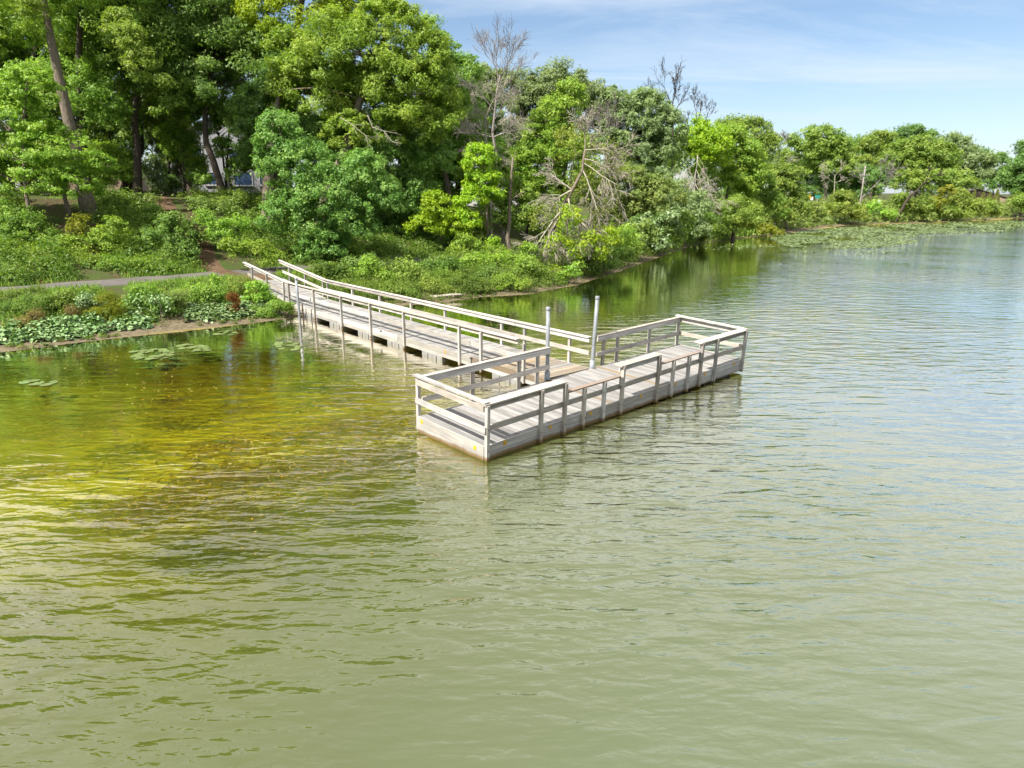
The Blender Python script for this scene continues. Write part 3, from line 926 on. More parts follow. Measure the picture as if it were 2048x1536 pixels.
def tree(label, leafkind, base, lobes, Y=None, leaf=None, cover=5.0, trunk_r=0.25, bark=BARK, name="tree", cat="tree",
         group=None, trunk_pts=None, pr=None, limbs=12, seed=None, aspect=0.6, flat=0.8, updir=0.3, stray=0.12, part="crown", world_lobes=None, droop=0.25, sides=8, extra=()):
    """base: (px, Y) foot of the trunk; lobes in photograph pixels at distance Y."""
    global TREE_TRIS
    rng = np.random.default_rng(abs(hash_str(label)) % 2 ** 31 if seed is None else seed)
    Yb = base[1]
    bx = at(base[0], 420, Yb)[0]
    bz = gz(bx, Yb)
    Y = Y or Yb
    L = world_lobes or px_lobes(lobes, Y)
    leaf = leaf or Y * 0.0042
    org = np.array([bx, Yb, bz])
    root = empty(name, org); tag(root, label, cat, group)
    P, N, S, v, C = puffs(rng, L, leaf, cover, pr, flat, stray, aspect, updir, droop)
    hz = ground_z(P[:, 0], P[:, 1]) + 0.04
    P[:, 2] = np.where(P[:, 2] < hz, hz + rng.random(len(P)) * 0.3, P[:, 2])
    V, F = leaf_quads(rng, P - org, N, S, aspect, droop, False, part == "crown")
    TREE_TRIS += len(F) * (F.shape[1] - 2)
    link(part, np_mesh("leaves", V, F, LEAF[leafkind], {"v": v}), root)
    for ek, el, ec in extra:
        P, N, S, v, _ = puffs(rng, px_lobes(el, Y), leaf, ec, pr, flat, stray, aspect, updir, droop)
        V, F = leaf_quads(rng, P - org, N, S, aspect, droop)
        TREE_TRIS += len(F) * 2
        link("leafy_bough", np_mesh("bough_leaves", V, F, LEAF[ek], {"v": v}), root)
    # trunk through the crown, then limbs out to the largest clumps
    top_l = max(L, key=lambda q: q[0][2])
    if trunk_pts is not None:
        tp = np.array([at(*q) for q in trunk_pts]) - org
        tp[0] = (0, 0, -0.3)
    else:
        tgt = top_l[0] + np.array([0, 0, top_l[1][2] * 0.45]) - org
        tp = wobble_line(rng, (0, 0, -0.3), tgt, 7, 0.02 * np.linalg.norm(tgt))
    if len(tp) < 7:
        tt = np.linspace(0, 1, len(tp)); t2 = np.linspace(0, 1, 8)
        tp = np.stack([np.interp(t2, tt, tp[:, i]) for i in range(3)], 1)
    tr = trunk_r * np.linspace(1.0, 0.28, len(tp)); tr[0] *= 1.25
    g = Geo(); g.tube(tp, tr, sides)
    link("trunk", g.mesh("trunk", bark, True), root)
    if limbs:
        sel = C[np.argsort(-C[:, 3] * rng.uniform(0.5, 1, len(C)))[:limbs]]
        for c in sel:
            e = c[:3] - org
            hts = tp[:, 2]
            want = e[2] - 0.45 * np.hypot(e[0] - np.interp(e[2], hts, tp[:, 0]), e[1] - np.interp(e[2], hts, tp[:, 1])) - 0.2
            k = int(np.clip(np.searchsorted(hts, want), 1, len(tp) - 2))
            s = tp[k]
            mid = (s + e) / 2 + np.array([0, 0, 0.08 * np.linalg.norm(e - s)])
            pts = np.array([s, s * .6 + mid * .4, mid, mid * .45 + e * .55, e]) + rng.normal(size=(5, 3)) * 0.03 * np.linalg.norm(e - s) * np.array([[0], [1], [1], [1], [0]])
            g = Geo(); g.tube(pts, tr[k] * 0.5 * np.linspace(1, 0.18, 5), 5)
            link("limb", g.mesh("limb", bark, True), root)
    return root


def hash_str(s):
    h = 2166136261
    for ch in s:
        h = ((h ^ ord(ch)) * 16777619) & 0xFFFFFFFF
    return h


def copy_tree(o, loc, rz=0.0, sc=1.0, label=None, group=None, tilt=0.0):
    r = o.copy(); COL.objects.link(r)
    r.location = loc; r.rotation_euler = (tilt, 0, rz); r.scale = (sc, sc, sc) if np.isscalar(sc) else sc
    if label: r["label"] = label
    if group: r["group"] = group
    for ch in o.children:
        c = ch.copy(); COL.objects.link(c); c.parent = r
    return r


# ---- dead trees: bare, branching wood
def grow(g, rng, a, d, L, r, depth, spread=0.6, up=0.15, kids=(4, 7), shrink=0.62, sides=4, droop=0.0, minr=0.006):
    n = 5
    pts = [np.asarray(a, float)]
    d = np.asarray(d, float) / np.linalg.norm(d)
    for i in range(n - 1):
        d = d + rng.normal(size=3) * 0.13 + np.array([0, 0, up * 0.25 - droop * 0.25])
        d /= np.linalg.norm(d)
        pts.append(pts[-1] + d * L / (n - 1))
    rad = np.linspace(r, max(minr, r * 0.42), n)
    g.tube(pts, rad, max(3, sides))
    if depth <= 0:
        return
    for k in range(rng.integers(kids[0], kids[1] + 1)):
        t = rng.uniform(0.25, 1.0) * (n - 1); i = min(int(t), n - 2); f = t - i
        p = pts[i] * (1 - f) + pts[i + 1] * f
        dd = (pts[i + 1] - pts[i]); dd /= np.linalg.norm(dd)
        q = dd + unit(rng, 1)[0] * spread * 1.3
        grow(g, rng, p, q, L * shrink * rng.uniform(0.6, 1.15), max(minr, rad[i] * 0.55), depth - 1, spread, up, kids, shrink, sides - 1, droop, minr)


def dead_tree(label, base, trunk_pts, r, bark, boughs, seed, depth=3, spread=0.55, up=0.1, kids=(4, 6), shrink=0.6, cat="dead tree", group=None, droop=0.0, minr=0.010, name="dead_tree", wood=None):
    """trunk_pts / boughs in photograph pixels with distances: bough = (t along trunk, (px, py, Y) of its end)."""
    rng = np.random.default_rng(seed)
    bx = at(base[0], 420, base[1])[0]; org = np.array([bx, base[1], gz(bx, base[1])])
    root = empty(name, org); tag(root, label, cat, group)
    tp = np.array([at(*q) for q in trunk_pts]) - org; tp[0] = (0, 0, -0.3)
    t2 = np.linspace(0, 1, 9); tt = np.linspace(0, 1, len(tp))
    tp = np.stack([np.interp(t2, tt, tp[:, i]) for i in range(3)], 1)
    tp[1:-1] += rng.normal(size=(7, 3)) * 0.05
    rad = np.linspace(r, r * 0.35, 9)
    g = Geo(); g.tube(tp, rad, 8, True)
    link("trunk", g.mesh("dead_trunk", bark, True), root)
    for t, e in boughs:
        s = np.array([np.interp(t, t2, tp[:, i]) for i in range(3)]); e = at(*e) - org
        g = Geo()
        grow(g, rng, s, e - s, 0.78 * np.linalg.norm(e - s), np.interp(t, t2, rad) * 0.6, depth, spread, up, kids, shrink, 5, droop, minr)
        link("bough", g.mesh("bough", wood or bark, True), root)
    return root


# ------------------------------------------------------------------ the trees, left to right
def big_trees():
    G = "tall trees on the slope left of the platform"
    # backdrop on the plateau
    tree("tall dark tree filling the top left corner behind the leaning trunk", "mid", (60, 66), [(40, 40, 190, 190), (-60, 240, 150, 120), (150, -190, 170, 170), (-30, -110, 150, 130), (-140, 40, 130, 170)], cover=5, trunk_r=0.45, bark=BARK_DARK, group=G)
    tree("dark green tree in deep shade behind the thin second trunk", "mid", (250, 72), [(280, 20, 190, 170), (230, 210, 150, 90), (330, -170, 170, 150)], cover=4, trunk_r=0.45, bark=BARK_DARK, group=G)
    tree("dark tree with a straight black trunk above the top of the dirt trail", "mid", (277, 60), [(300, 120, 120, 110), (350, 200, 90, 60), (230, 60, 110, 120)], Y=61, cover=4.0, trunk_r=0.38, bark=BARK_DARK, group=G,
         trunk_pts=[(277, 385, 60), (276, 300, 60), (268, 235, 60), (280, 130, 60), (290, -60, 61)])
    tree("cool green tree on the dark leaning trunk right of the dirt trail", "blue", (452, 60), [(455, 150, 130, 100), (520, 250, 80, 70), (400, 30, 110, 120), (380, 215, 60, 40)], Y=62, cover=4.6, trunk_r=0.36, bark=BARK_DARK, group=G,
         trunk_pts=[(452, 380, 60), (430, 330, 60), (405, 268, 60), (420, 180, 61), (430, 40, 62)])
    tree("olive feathery tree high between the leaning trunk and the yellow crown", "olive", (385, 68), [(370, 70, 110, 110), (420, -40, 120, 120), (330, -120, 120, 120)], cover=3.2, trunk_r=0.3, group=G)
    # the leaning trunk
    tree("tall tree with a long bare grey trunk leaning left above the bank", "bright", (178, 49),
         [(110, -40, 120, 60), (60, -160, 150, 110), (40, 60, 70, 70), (200, -130, 130, 110)], Y=49, cover=2.3, trunk_r=0.50, group=G,
         trunk_pts=[(178, 440, 49), (160, 340, 49), (137, 240, 49), (112, 130, 49), (92, 30, 49), (75, -80, 49)], limbs=14,
         extra=[("willow", [(262, 85, 36, 34, -3), (280, 130, 34, 36, -3), (235, 45, 30, 34, -2), (70, 20, 30, 24, -2)], 3.2)])
    tree("second dark trunk standing just behind the leaning grey trunk", "mid", (176, 58), [(180, 20, 120, 110), (120, 190, 120, 70), (200, 230, 60, 50), (150, -120, 140, 120)], Y=58, cover=2.4, trunk_r=0.42, bark=BARK_DARK, group=G,
         trunk_pts=[(176, 400, 58), (165, 280, 58), (157, 150, 58), (160, 40, 58), (165, -80, 58)])
    tree("light green layered maple low in the left edge before the trunks", "bright", (60, 44), [(40, 350, 90, 60), (110, 300, 75, 55), (20, 240, 70, 60), (140, 370, 70, 45), (60, 180, 60, 50), (-60, 300, 70, 110), (190, 330, 40, 30)], Y=45, cover=3.6, trunk_r=0.14, flat=0.5, limbs=14, group=G)
    tree("slim bare stem leaning beside the foot of the big grey trunk", "mid", (138, 48.5), [(120, 330, 40, 30), (105, 290, 30, 30)], Y=48.5, cover=2.5, trunk_r=0.17, bark=BARK, group=G, limbs=4,
         trunk_pts=[(138, 445, 48.5), (128, 390, 48.5), (118, 330, 48.5), (108, 280, 48.5)])
    # the great crown over the gangway's bank end
    tree("yellow green tree crown highest at the top edge left of the blue sky", "lime", (560, 64), [(600, 50, 130, 75), (520, 110, 60, 60), (720, 20, 90, 60), (620, -90, 160, 90), (480, 60, 40, 50)], Y=63, cover=4.4, trunk_r=0.5, group=G)
    tree("great bright green oak whose crown swells above the gangway's bank end", "bright", (640, 55),
         [(690, 130, 120, 90), (800, 190, 100, 90), (850, 120, 60, 60), (620, 210, 90, 80), (740, 230, 90, 60), (880, 230, 45, 60), (780, 60, 80, 50), (590, 120, 60, 60), (720, 175, 70, 60, 1.5), (700, 275, 60, 42, -1.5), (830, 270, 60, 40)], Y=56, cover=4.6, trunk_r=0.55, group=G, limbs=18)
    tree("dark leafy tree below the oak with dead boughs hanging in front", "blue", (690, 57),
         [(640, 290, 90, 60), (760, 300, 100, 60), (850, 320, 70, 50), (700, 380, 110, 70), (820, 400, 70, 50)], Y=58, cover=4.6, trunk_r=0.4, bark=BARK_DARK, group=G, limbs=8)
    tree("cool green young oak drooping low over the slope beside the ramp", "blue", (612, 50),
         [(600, 340, 80, 60), (560, 270, 55, 45), (650, 400, 90, 60), (590, 440, 75, 60), (720, 350, 70, 45), (760, 400, 60, 45), (650, 490, 60, 40), (540, 330, 40, 40), (700, 450, 60, 50), (620, 500, 40, 35)],
         Y=48, cover=4.4, trunk_r=0.26, bark=BARK, group=G, limbs=16)
    tree("thin leafed tree at the right edge of the great crown against the sky", "mid", (905, 70), [(905, 240, 70, 90), (930, 150, 40, 40), (890, 110, 30, 40), (950, 330, 60, 60), (860, 70, 30, 40)], Y=70, cover=3.2, trunk_r=0.3, group=G)
    tree("dense trunk with shaded leaves at the left foot of the great crown", "dark", (535, 54), [(520, 240, 60, 60), (560, 180, 60, 60), (510, 310, 40, 40)], Y=58, cover=4.5, trunk_r=0.55, bark=BARK, group=G,
         trunk_pts=[(535, 405, 54), (535, 340, 54), (545, 270, 55), (560, 180, 56)], limbs=6)
    # lit shrubs and saplings under the crown
    tree("bright lime maple sapling with a slim trunk by the water right of the gangway", "lime", (978, 58), [(958, 320, 36, 34), (968, 372, 40, 34), (945, 400, 40, 28), (985, 395, 30, 26), (935, 440, 34, 22), (985, 488, 18, 14)], Y=55, leaf=0.22, cover=4.2, trunk_r=0.14, limbs=10,
         trunk_pts=[(978, 505, 55), (974, 440, 55), (972, 390, 55), (965, 310, 55)], group=None, name="maple_sapling")
    tree("yellowish green shrub left of the lime sapling above the path", "lime", (880, 57), [(880, 420, 50, 36), (850, 455, 40, 26), (905, 455, 40, 30)], Y=56, cover=3.8, trunk_r=0.08, limbs=6, name="shrub", cat="shrub")
    tree("dark green shrub mass between the lime sapling and the broken trunk", "mid", (1000, 61), [(1000, 440, 60, 50), (940, 470, 60, 40), (1040, 420, 40, 60), (1000, 360, 40, 40)], Y=61, cover=4.0, trunk_r=0.12, limbs=6, name="shrub", cat="shrub")
    tree("green shrub low in front of the lime sapling at the path edge", "bright", (955, 53), [(930, 500, 45, 30), (985, 515, 40, 26)], Y=53, cover=3.8, trunk_r=0.08, limbs=5, name="shrub", cat="shrub")
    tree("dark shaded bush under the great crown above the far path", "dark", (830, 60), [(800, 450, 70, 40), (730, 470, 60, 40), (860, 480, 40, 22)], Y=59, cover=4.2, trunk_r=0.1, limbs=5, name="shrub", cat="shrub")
    # background mass right of the great crown
    G2 = "trees along the bank behind the platform"
    tree("rounded grey green oak on the skyline right of the bare pale tree", "grey", (1120, 92), [(1120, 190, 70, 60), (1080, 230, 60, 60), (1170, 215, 60, 55), (1200, 260, 50, 60), (1060, 300, 60, 70)], cover=4.4, trunk_r=0.4, group=G2)
    tree("dark grey green oak below the bare black treetop", "grey", (1300, 90), [(1290, 235, 60, 55), (1330, 270, 45, 55), (1250, 270, 60, 60), (1300, 330, 70, 60), (1230, 210, 40, 35)], cover=4.6, trunk_r=0.4, group=G2, bark=BARK_DARK)
    tree("vivid green tree draped in vines in front of the skyline oak", "bright", (1110, 66), [(1110, 240, 50, 50), (1090, 300, 60, 55), (1140, 200, 36, 36), (1060, 350, 60, 60), (1150, 330, 50, 60), (1100, 400, 60, 50)], cover=4.0, trunk_r=0.25, group=G2)
    tree("shaded olive tree beneath the dark oak by the water", "olive", (1270, 72), [(1250, 390, 70, 60), (1310, 400, 60, 50), (1230, 450, 60, 45), (1280, 460, 55, 45)], cover=4.4, trunk_r=0.25, group=G2)
    tree("dark overhanging tree touching the water below the olive tree", "dark", (1290, 69), [(1290, 470, 50, 40), (1330, 465, 45, 36), (1250, 480, 40, 30)], Y=68, cover=4.4, trunk_r=0.2, group=G2, bark=BARK_DARK)
    tree("pale leafed bush hanging over the waterline under the olive tree", "pale", (1310, 68), [(1310, 490, 30, 26), (1290, 450, 28, 24), (1340, 440, 24, 24)], Y=66.5, leaf=0.3, cover=1.8, trunk_r=0.1, group=G2, limbs=5, name="shrub", cat="shrub")
    tree("silvery leaved willow scrub hanging over the bank past the dark tree", "grey", (1375, 80), [(1360, 440, 45, 40), (1390, 460, 36, 34), (1350, 400, 40, 40), (1400, 420, 30, 40)], Y=79, cover=3.8, trunk_r=0.2, group=G2)
    tree("yellow green tree crowned between the two bare black trees", "lime", (1390, 98), [(1390, 290, 50, 50), (1360, 320, 40, 50), (1420, 300, 50, 50)], Y=96, cover=3.0, trunk_r=0.25, group=G2)
    tree("bright green rounded tree right of the second bare black tree", "bright", (1450, 104), [(1450, 300, 55, 50), (1490, 330, 45, 50), (1430, 340, 50, 50), (1470, 370, 50, 35)], Y=102, cover=4.4, trunk_r=0.3, group=G2)
    tree("taller loose green tree on the skyline behind the rounded bright tree", "mid", (1500, 120), [(1500, 270, 55, 34), (1530, 300, 36, 36), (1460, 260, 36, 26)], Y=118, cover=3.8, trunk_r=0.3, group=G2)
    tree("dome shaped light green willow standing at the water's edge", "willow", (1472, 92), [(1470, 435, 50, 42), (1450, 450, 36, 34), (1500, 450, 34, 32)], Y=91, cover=5.0, trunk_r=0.3, aspect=0.32, flat=0.9, droop=0.8, group=G2)
    tree("yellowing small bush at the water right of the dome willow", "yellow", (1540, 100), [(1535, 462, 22, 12), (1555, 466, 14, 9), (1520, 455, 14, 12)], Y=99, cover=3.2, trunk_r=0.06, limbs=3, group=G2, name="shrub", cat="shrub")
    tree("deep green tree with a dark foot at the water before the road signs", "mid", (1580, 113), [(1575, 380, 30, 50), (1590, 420, 28, 40), (1560, 430, 30, 36), (1550, 370, 30, 40)], Y=112, cover=4.8, trunk_r=0.3, group=G2)
    tree("leafy green tree leaning behind the dome willow", "mid", (1520, 106), [(1520, 380, 40, 40), (1540, 420, 36, 40), (1500, 400, 34, 40)], Y=105, cover=4.2, trunk_r=0.25, group=G2)


def understory():
    G = "young trees and shrubs on the slope top"
    kinds = ("mid", "blue", "dark", "bright", "olive")
    rng = np.random.default_rng(55)
    spec = [("leafy sapling in shade behind the light green layered maple", "mid", 30, 58, [(30, 330, 70, 50), (-30, 370, 60, 40), (90, 360, 40, 40)]),
            ("green shrub between the leaning trunk and the black straight trunk", "bright", 215, 60, [(215, 330, 44, 46), (240, 350, 30, 36), (200, 370, 40, 26)]),
            ("dull green sapling just left of the black straight trunk", "mid", 250, 66, [(240, 270, 50, 50), (210, 220, 50, 40), (260, 340, 24, 40)]),
            ("silvery blue green shrub glimpsed right of the black straight trunk", "grey", 305, 64, [(305, 345, 26, 36), (320, 370, 20, 20)]),
            ("dark yard shrub at the top of the dirt trail", "dark", 325, 66, [(330, 378, 30, 14), (345, 370, 20, 18)]),
            ("soft grey green tree behind the top of the dirt trail", "grey", 345, 80, [(345, 300, 50, 60), (320, 230, 60, 50), (380, 340, 40, 36)]),
            ("leafy tree closing the view behind the leaning grey trunk", "mid", 185, 70, [(185, 290, 50, 60), (130, 300, 50, 60), (185, 360, 40, 30)]),
            ("thin leaved young tree before the pale grey house", "bright", 375, 66, [(375, 310, 40, 44), (350, 280, 40, 36), (400, 350, 26, 30)]),
            ("leafy shrub in front of the pale grey house's windows", "mid", 470, 62, [(480, 345, 34, 34), (510, 310, 30, 40), (445, 300, 24, 30), (400, 360, 30, 20)]),
            ("deep green tree whose crown fills the gap above the leaning dark trunk", "mid", 455, 76, [(450, 180, 60, 60), (415, 110, 60, 60), (560, 230, 60, 50), (490, 110, 50, 60), (540, 140, 50, 50)]),
            ("shady tree hiding the gable of the pale grey house", "mid", 470, 68, [(460, 250, 70, 40), (420, 235, 50, 36), (520, 260, 40, 36), (500, 330, 26, 30)]),
            ("deep green tree filling the gap under the great crown", "blue", 640, 66, [(650, 300, 120, 60), (780, 330, 90, 60), (590, 340, 60, 50), (720, 390, 90, 50)]),
            ("green tree closing the gap right of the great crown", "mid", 880, 74, [(880, 330, 60, 60), (930, 290, 50, 60), (850, 390, 60, 50), (920, 380, 50, 50)]),
            ("grey green tree behind the bare pale tree", "grey", 960, 84, [(970, 240, 60, 70), (930, 300, 50, 60), (1010, 310, 60, 60), (960, 180, 30, 30)]),
            ("grey green tree rising around the foot of the bare pale crown", "grey", 1010, 92, [(1015, 190, 56, 48), (970, 175, 40, 40), (1060, 200, 50, 50)]),
            ("tree with tufted outline on the skyline left of the bare pale tree", "mid", 930, 90, [(920, 190, 30, 50), (950, 230, 36, 40), (905, 150, 16, 30), (890, 120, 14, 30)]),
            ("leafy tree low behind the broken trunk", "bright", 1050, 74, [(1040, 380, 50, 50), (1000, 330, 40, 50), (1080, 330, 40, 60)])]
    for lab, kind, px, Y, lb in spec:
        tree(lab, kind, (px, Y), lb, Y=Y, cover=3.8, trunk_r=0.14, bark=BARK_DARK, group=G, limbs=7)


def far_trees():
    G = "trees on the far shore"
    tree("broad green tree standing alone against the sky left of the far hill", "mid", (1650, 170), [(1640, 280, 40, 30), (1620, 300, 40, 34), (1675, 300, 30, 30), (1650, 330, 45, 34), (1590, 290, 20, 22), (1690, 340, 24, 24)], Y=168, cover=4.2, trunk_r=0.4, group=G)
    tree("tall green tree left of the far hill crest", "mid", (1735, 205), [(1735, 310, 34, 34), (1760, 290, 36, 26), (1720, 340, 30, 30)], Y=203, cover=4.2, trunk_r=0.4, group=G)
    tree("highest dark treetop on the far hill crest", "dark", (1820, 235), [(1822, 265, 26, 18), (1800, 285, 36, 24), (1850, 285, 36, 24)], Y=232, cover=4.2, trunk_r=0.4, group=G)
    tree("wide bright green crown in the middle of the far hill", "mid", (1830, 200), [(1830, 310, 56, 36), (1790, 330, 40, 34), (1870, 320, 46, 36), (1840, 350, 60, 30)], Y=198, cover=4.6, trunk_r=0.4, group=G)
    tree("grey green crown right of the bright one on the far hill", "grey", (1925, 215), [(1930, 320, 44, 34), (1900, 300, 40, 30), (1960, 335, 30, 30), (1930, 350, 50, 26)], Y=212, cover=4.6, trunk_r=0.4, group=G)
    tree("low dark tree where the far hill falls to the right", "dark", (2000, 240), [(1990, 325, 34, 18), (1992, 365, 30, 22), (1960, 315, 30, 16), (2020, 345, 34, 26)], Y=238, cover=4.6, trunk_r=0.3, group=G)
    tree("rounded dark tree at the right edge above the road", "dark", (2044, 185), [(2044, 350, 40, 40), (2036, 375, 30, 26), (2060, 330, 30, 30)], Y=183, cover=5, trunk_r=0.3, group=G)
    tree("dark tree top cut by the right edge against the sky", "dark", (2046, 250), [(2048, 302, 22, 18), (2062, 315, 30, 26)], Y=248, cover=4.5, trunk_r=0.3, group=G)
    tree("shadowed tree behind the first utility pole", "dark", (1700, 175), [(1700, 375, 40, 34), (1740, 370, 40, 40), (1660, 370, 34, 30)], Y=172, cover=4.2, trunk_r=0.3, group=G)
    tree("green tree between the two right hand utility poles", "mid", (1880, 190), [(1870, 365, 50, 24), (1920, 365, 40, 24), (1820, 365, 40, 26)], Y=188, cover=4.2, trunk_r=0.3, group=G)
    S = "shrubs along the far waterline"
    tree("yellow green rounded shrub below the green street sign", "willow", (1690, 139), [(1690, 410, 34, 28), (1665, 425, 34, 22), (1715, 430, 24, 20), (1640, 435, 24, 14)], Y=138, cover=5, trunk_r=0.1, limbs=4, group=S, name="shrub", cat="shrub")
    tree("orange tipped pale shrub left of the yellow green shrub", "olive", (1625, 136), [(1625, 425, 24, 20), (1610, 440, 16, 12)], Y=134, cover=4, trunk_r=0.06, limbs=3, group=S, name="shrub", cat="shrub")
    tree("bright green low bush left of the leaning dead tree", "bright", (1770, 148), [(1770, 432, 26, 12), (1750, 420, 16, 16), (1735, 425, 14, 18)], Y=147, cover=4.5, trunk_r=0.06, limbs=3, group=S, name="shrub", cat="shrub")
    tree("dark green bush right of the leaning dead tree", "mid", (1825, 152), [(1825, 422, 26, 20), (1850, 415, 26, 22), (1805, 405, 20, 24)], Y=151, cover=4.5, trunk_r=0.06, limbs=3, group=S, name="shrub", cat="shrub")
    tree("yellow autumn bush in the middle of the far waterline", "yellow", (1880, 157), [(1880, 405, 16, 16), (1868, 418, 14, 16), (1895, 385, 18, 14)], Y=156, cover=3.6, trunk_r=0.06, limbs=3, group=S, name="shrub", cat="shrub")
    tree("green willow bush right of the yellow autumn bush", "willow", (1915, 160), [(1915, 410, 26, 24), (1945, 420, 26, 20), (1925, 390, 20, 16)], Y=159, cover=4.6, trunk_r=0.06, limbs=3, group=S, name="shrub", cat="shrub")
    tree("pale green bush at the end of the far shrub row", "willow", (1975, 168), [(1970, 420, 22, 18), (1990, 428, 14, 12)], Y=167, cover=4.6, trunk_r=0.06, limbs=3, group=S, name="shrub", cat="shrub")
    tree("green bush at the right edge below the dark tree", "mid", (2046, 178), [(2044, 402, 18, 18), (2056, 415, 20, 16)], Y=177, cover=4.6, trunk_r=0.06, limbs=3, group=S, name="shrub", cat="shrub")
    tree("dark hollow bush at the far waterline under the tall utility pole", "mid", (1895, 158), [(1890, 428, 30, 12), (1860, 430, 24, 10), (1930, 430, 24, 10)], Y=157.5, cover=4.5, trunk_r=0.06, limbs=3, group=S, name="shrub", cat="shrub")
    ARB = ["leftmost slim arborvitae cone in the row by the far road", "second arborvitae cone from the left by the far road", "arborvitae cone just left of the tall bare utility pole", "arborvitae cone just right of the tall bare utility pole", "third arborvitae cone from the right end of its row", "second arborvitae cone from the right end of its row", "tallest arborvitae cone, rightmost in the row by the far road"]
    # arborvitae hedge by the road
    for k, px in enumerate((1862, 1880, 1922, 1950, 1968, 1982, 1996)):
        c = at(px, 380, 195)
        h = [5.0, 4.6, 4.6, 5.6, 5.2, 5.4, 6.0][k]
        b = np.array([c[0], c[1], gz(c[0], c[1])])
        if k == 0:
            rng = np.random.default_rng(4)
            pr0 = empty("arborvitae", b)
            tag(pr0, ARB[0], "hedge tree", "arborvitae row by the far road")
            n = 1600
            t = rng.uniform(0, 1, n); a = rng.uniform(0, 6.283, n); rr = 1.25 * (1 - t) ** 0.7 * rng.uniform(0.8, 1.05, n) + 0.05
            P = np.stack([np.cos(a) * rr, np.sin(a) * rr, t * 5 + 0.1], 1)
            N = np.stack([np.cos(a), np.sin(a), np.full(n, 0.5)], 1) + rng.normal(size=(n, 3)) * 0.3
            V, F = leaf_quads(rng, P, N, np.full(n, 0.55), 0.6, -0.5)
            link("crown", np_mesh("arb_leaves", V, F, LEAF["arb"], {"v": rng.random(n)}), pr0)
            g = Geo(); g.tube([(0, 0, -0.2), (0, 0, 3.5)], [0.1, 0.04], 6); link("trunk", g.mesh("arb_trunk", BARK_DARK), pr0)
            pr0.scale = (1, 1, h / 5)
        else:
            copy_tree(pr0, b, k * 1.3, (1, 1, h / 5), ARB[k])


def backdrop():
    """Woods on the plateau behind the front row: a few crowns, copied with their own turn and size."""
    protos = []
    for k, kind in enumerate(("mid", "dark", "grey")):
        rng = np.random.default_rng(70 + k)
        L = [(np.array([rng.uniform(-2.5, 2.5), rng.uniform(-2.5, 2.5), [3.0, 5.0, 7.5, 9.0, 11.0, 12.0][q_]]), np.array([3.2, 3.2, 2.8]) * rng.uniform(0.85, 1.2)) for q_ in range(6)]
        root = empty("backdrop_tree", (0, 0, 0))
        P, N, S, v, C = puffs(rng, L, 0.42, 3.2)
        V, F = leaf_quads(rng, P, N, S, 0.6, 0.25, False, True)
        link("crown", np_mesh("leaves", V, F, LEAF[kind], {"v": v}), root)
        g = Geo(); g.tube(wobble_line(rng, (0, 0, -0.4), (0, 0, 12), 7, 0.1), np.linspace(0.35, 0.1, 7), 7)
        link("trunk", g.mesh("trunk", BARK_DARK, True), root)
        protos.append(root)
    spots = [(-70, 62, 1.5), (-62, 74, 1.5), (-52, 80, 1.5), (-58, 52, 1.4), (-47, 95, 1.5), (-20, 92, 1.2), (-12, 84, 1.1), (-6, 78, 1.0), (6, 98, 1.0),
             (14, 108, 1.0), (24, 118, 1.0), (34, 128, 1.0), (46, 140, 1.0), (52, 158, 1.0), (60, 178, 1.1), (72, 186, 1.1), (82, 196, 1.2), (92, 214, 1.3), (104, 226, 1.4), (116, 240, 1.5), (130, 250, 1.5), (144, 255, 1.5), (158, 258, 1.4), (172, 262, 1.3), (190, 265, 1.2), (208, 268, 1.2), (226, 275, 1.3), (-85, 45, 1.4), (-75, 30, 1.4)]
    words = {0: "mid green tree in the woods behind the front row", 1: "dark green tree in the woods behind the front row", 2: "greyish tree in the woods behind the front row"}
    used = [False] * 3
    for i, (x, y, s) in enumerate(spots):
        k = i % 3
        loc = (x, y, gz(x, y))
        if not used[k]:
            used[k] = True
            o = protos[k]; o.location = loc; o.scale = (s, s, s); o.rotation_euler = (0, 0, i * 1.7)
        else:
            o = copy_tree(protos[k], loc, i * 1.7, s)
        tag(o, words[k], "tree", ("mid green", "dark green", "greyish")[k] + " trees in the woods behind")


big_trees()
understory()
far_trees()
backdrop()


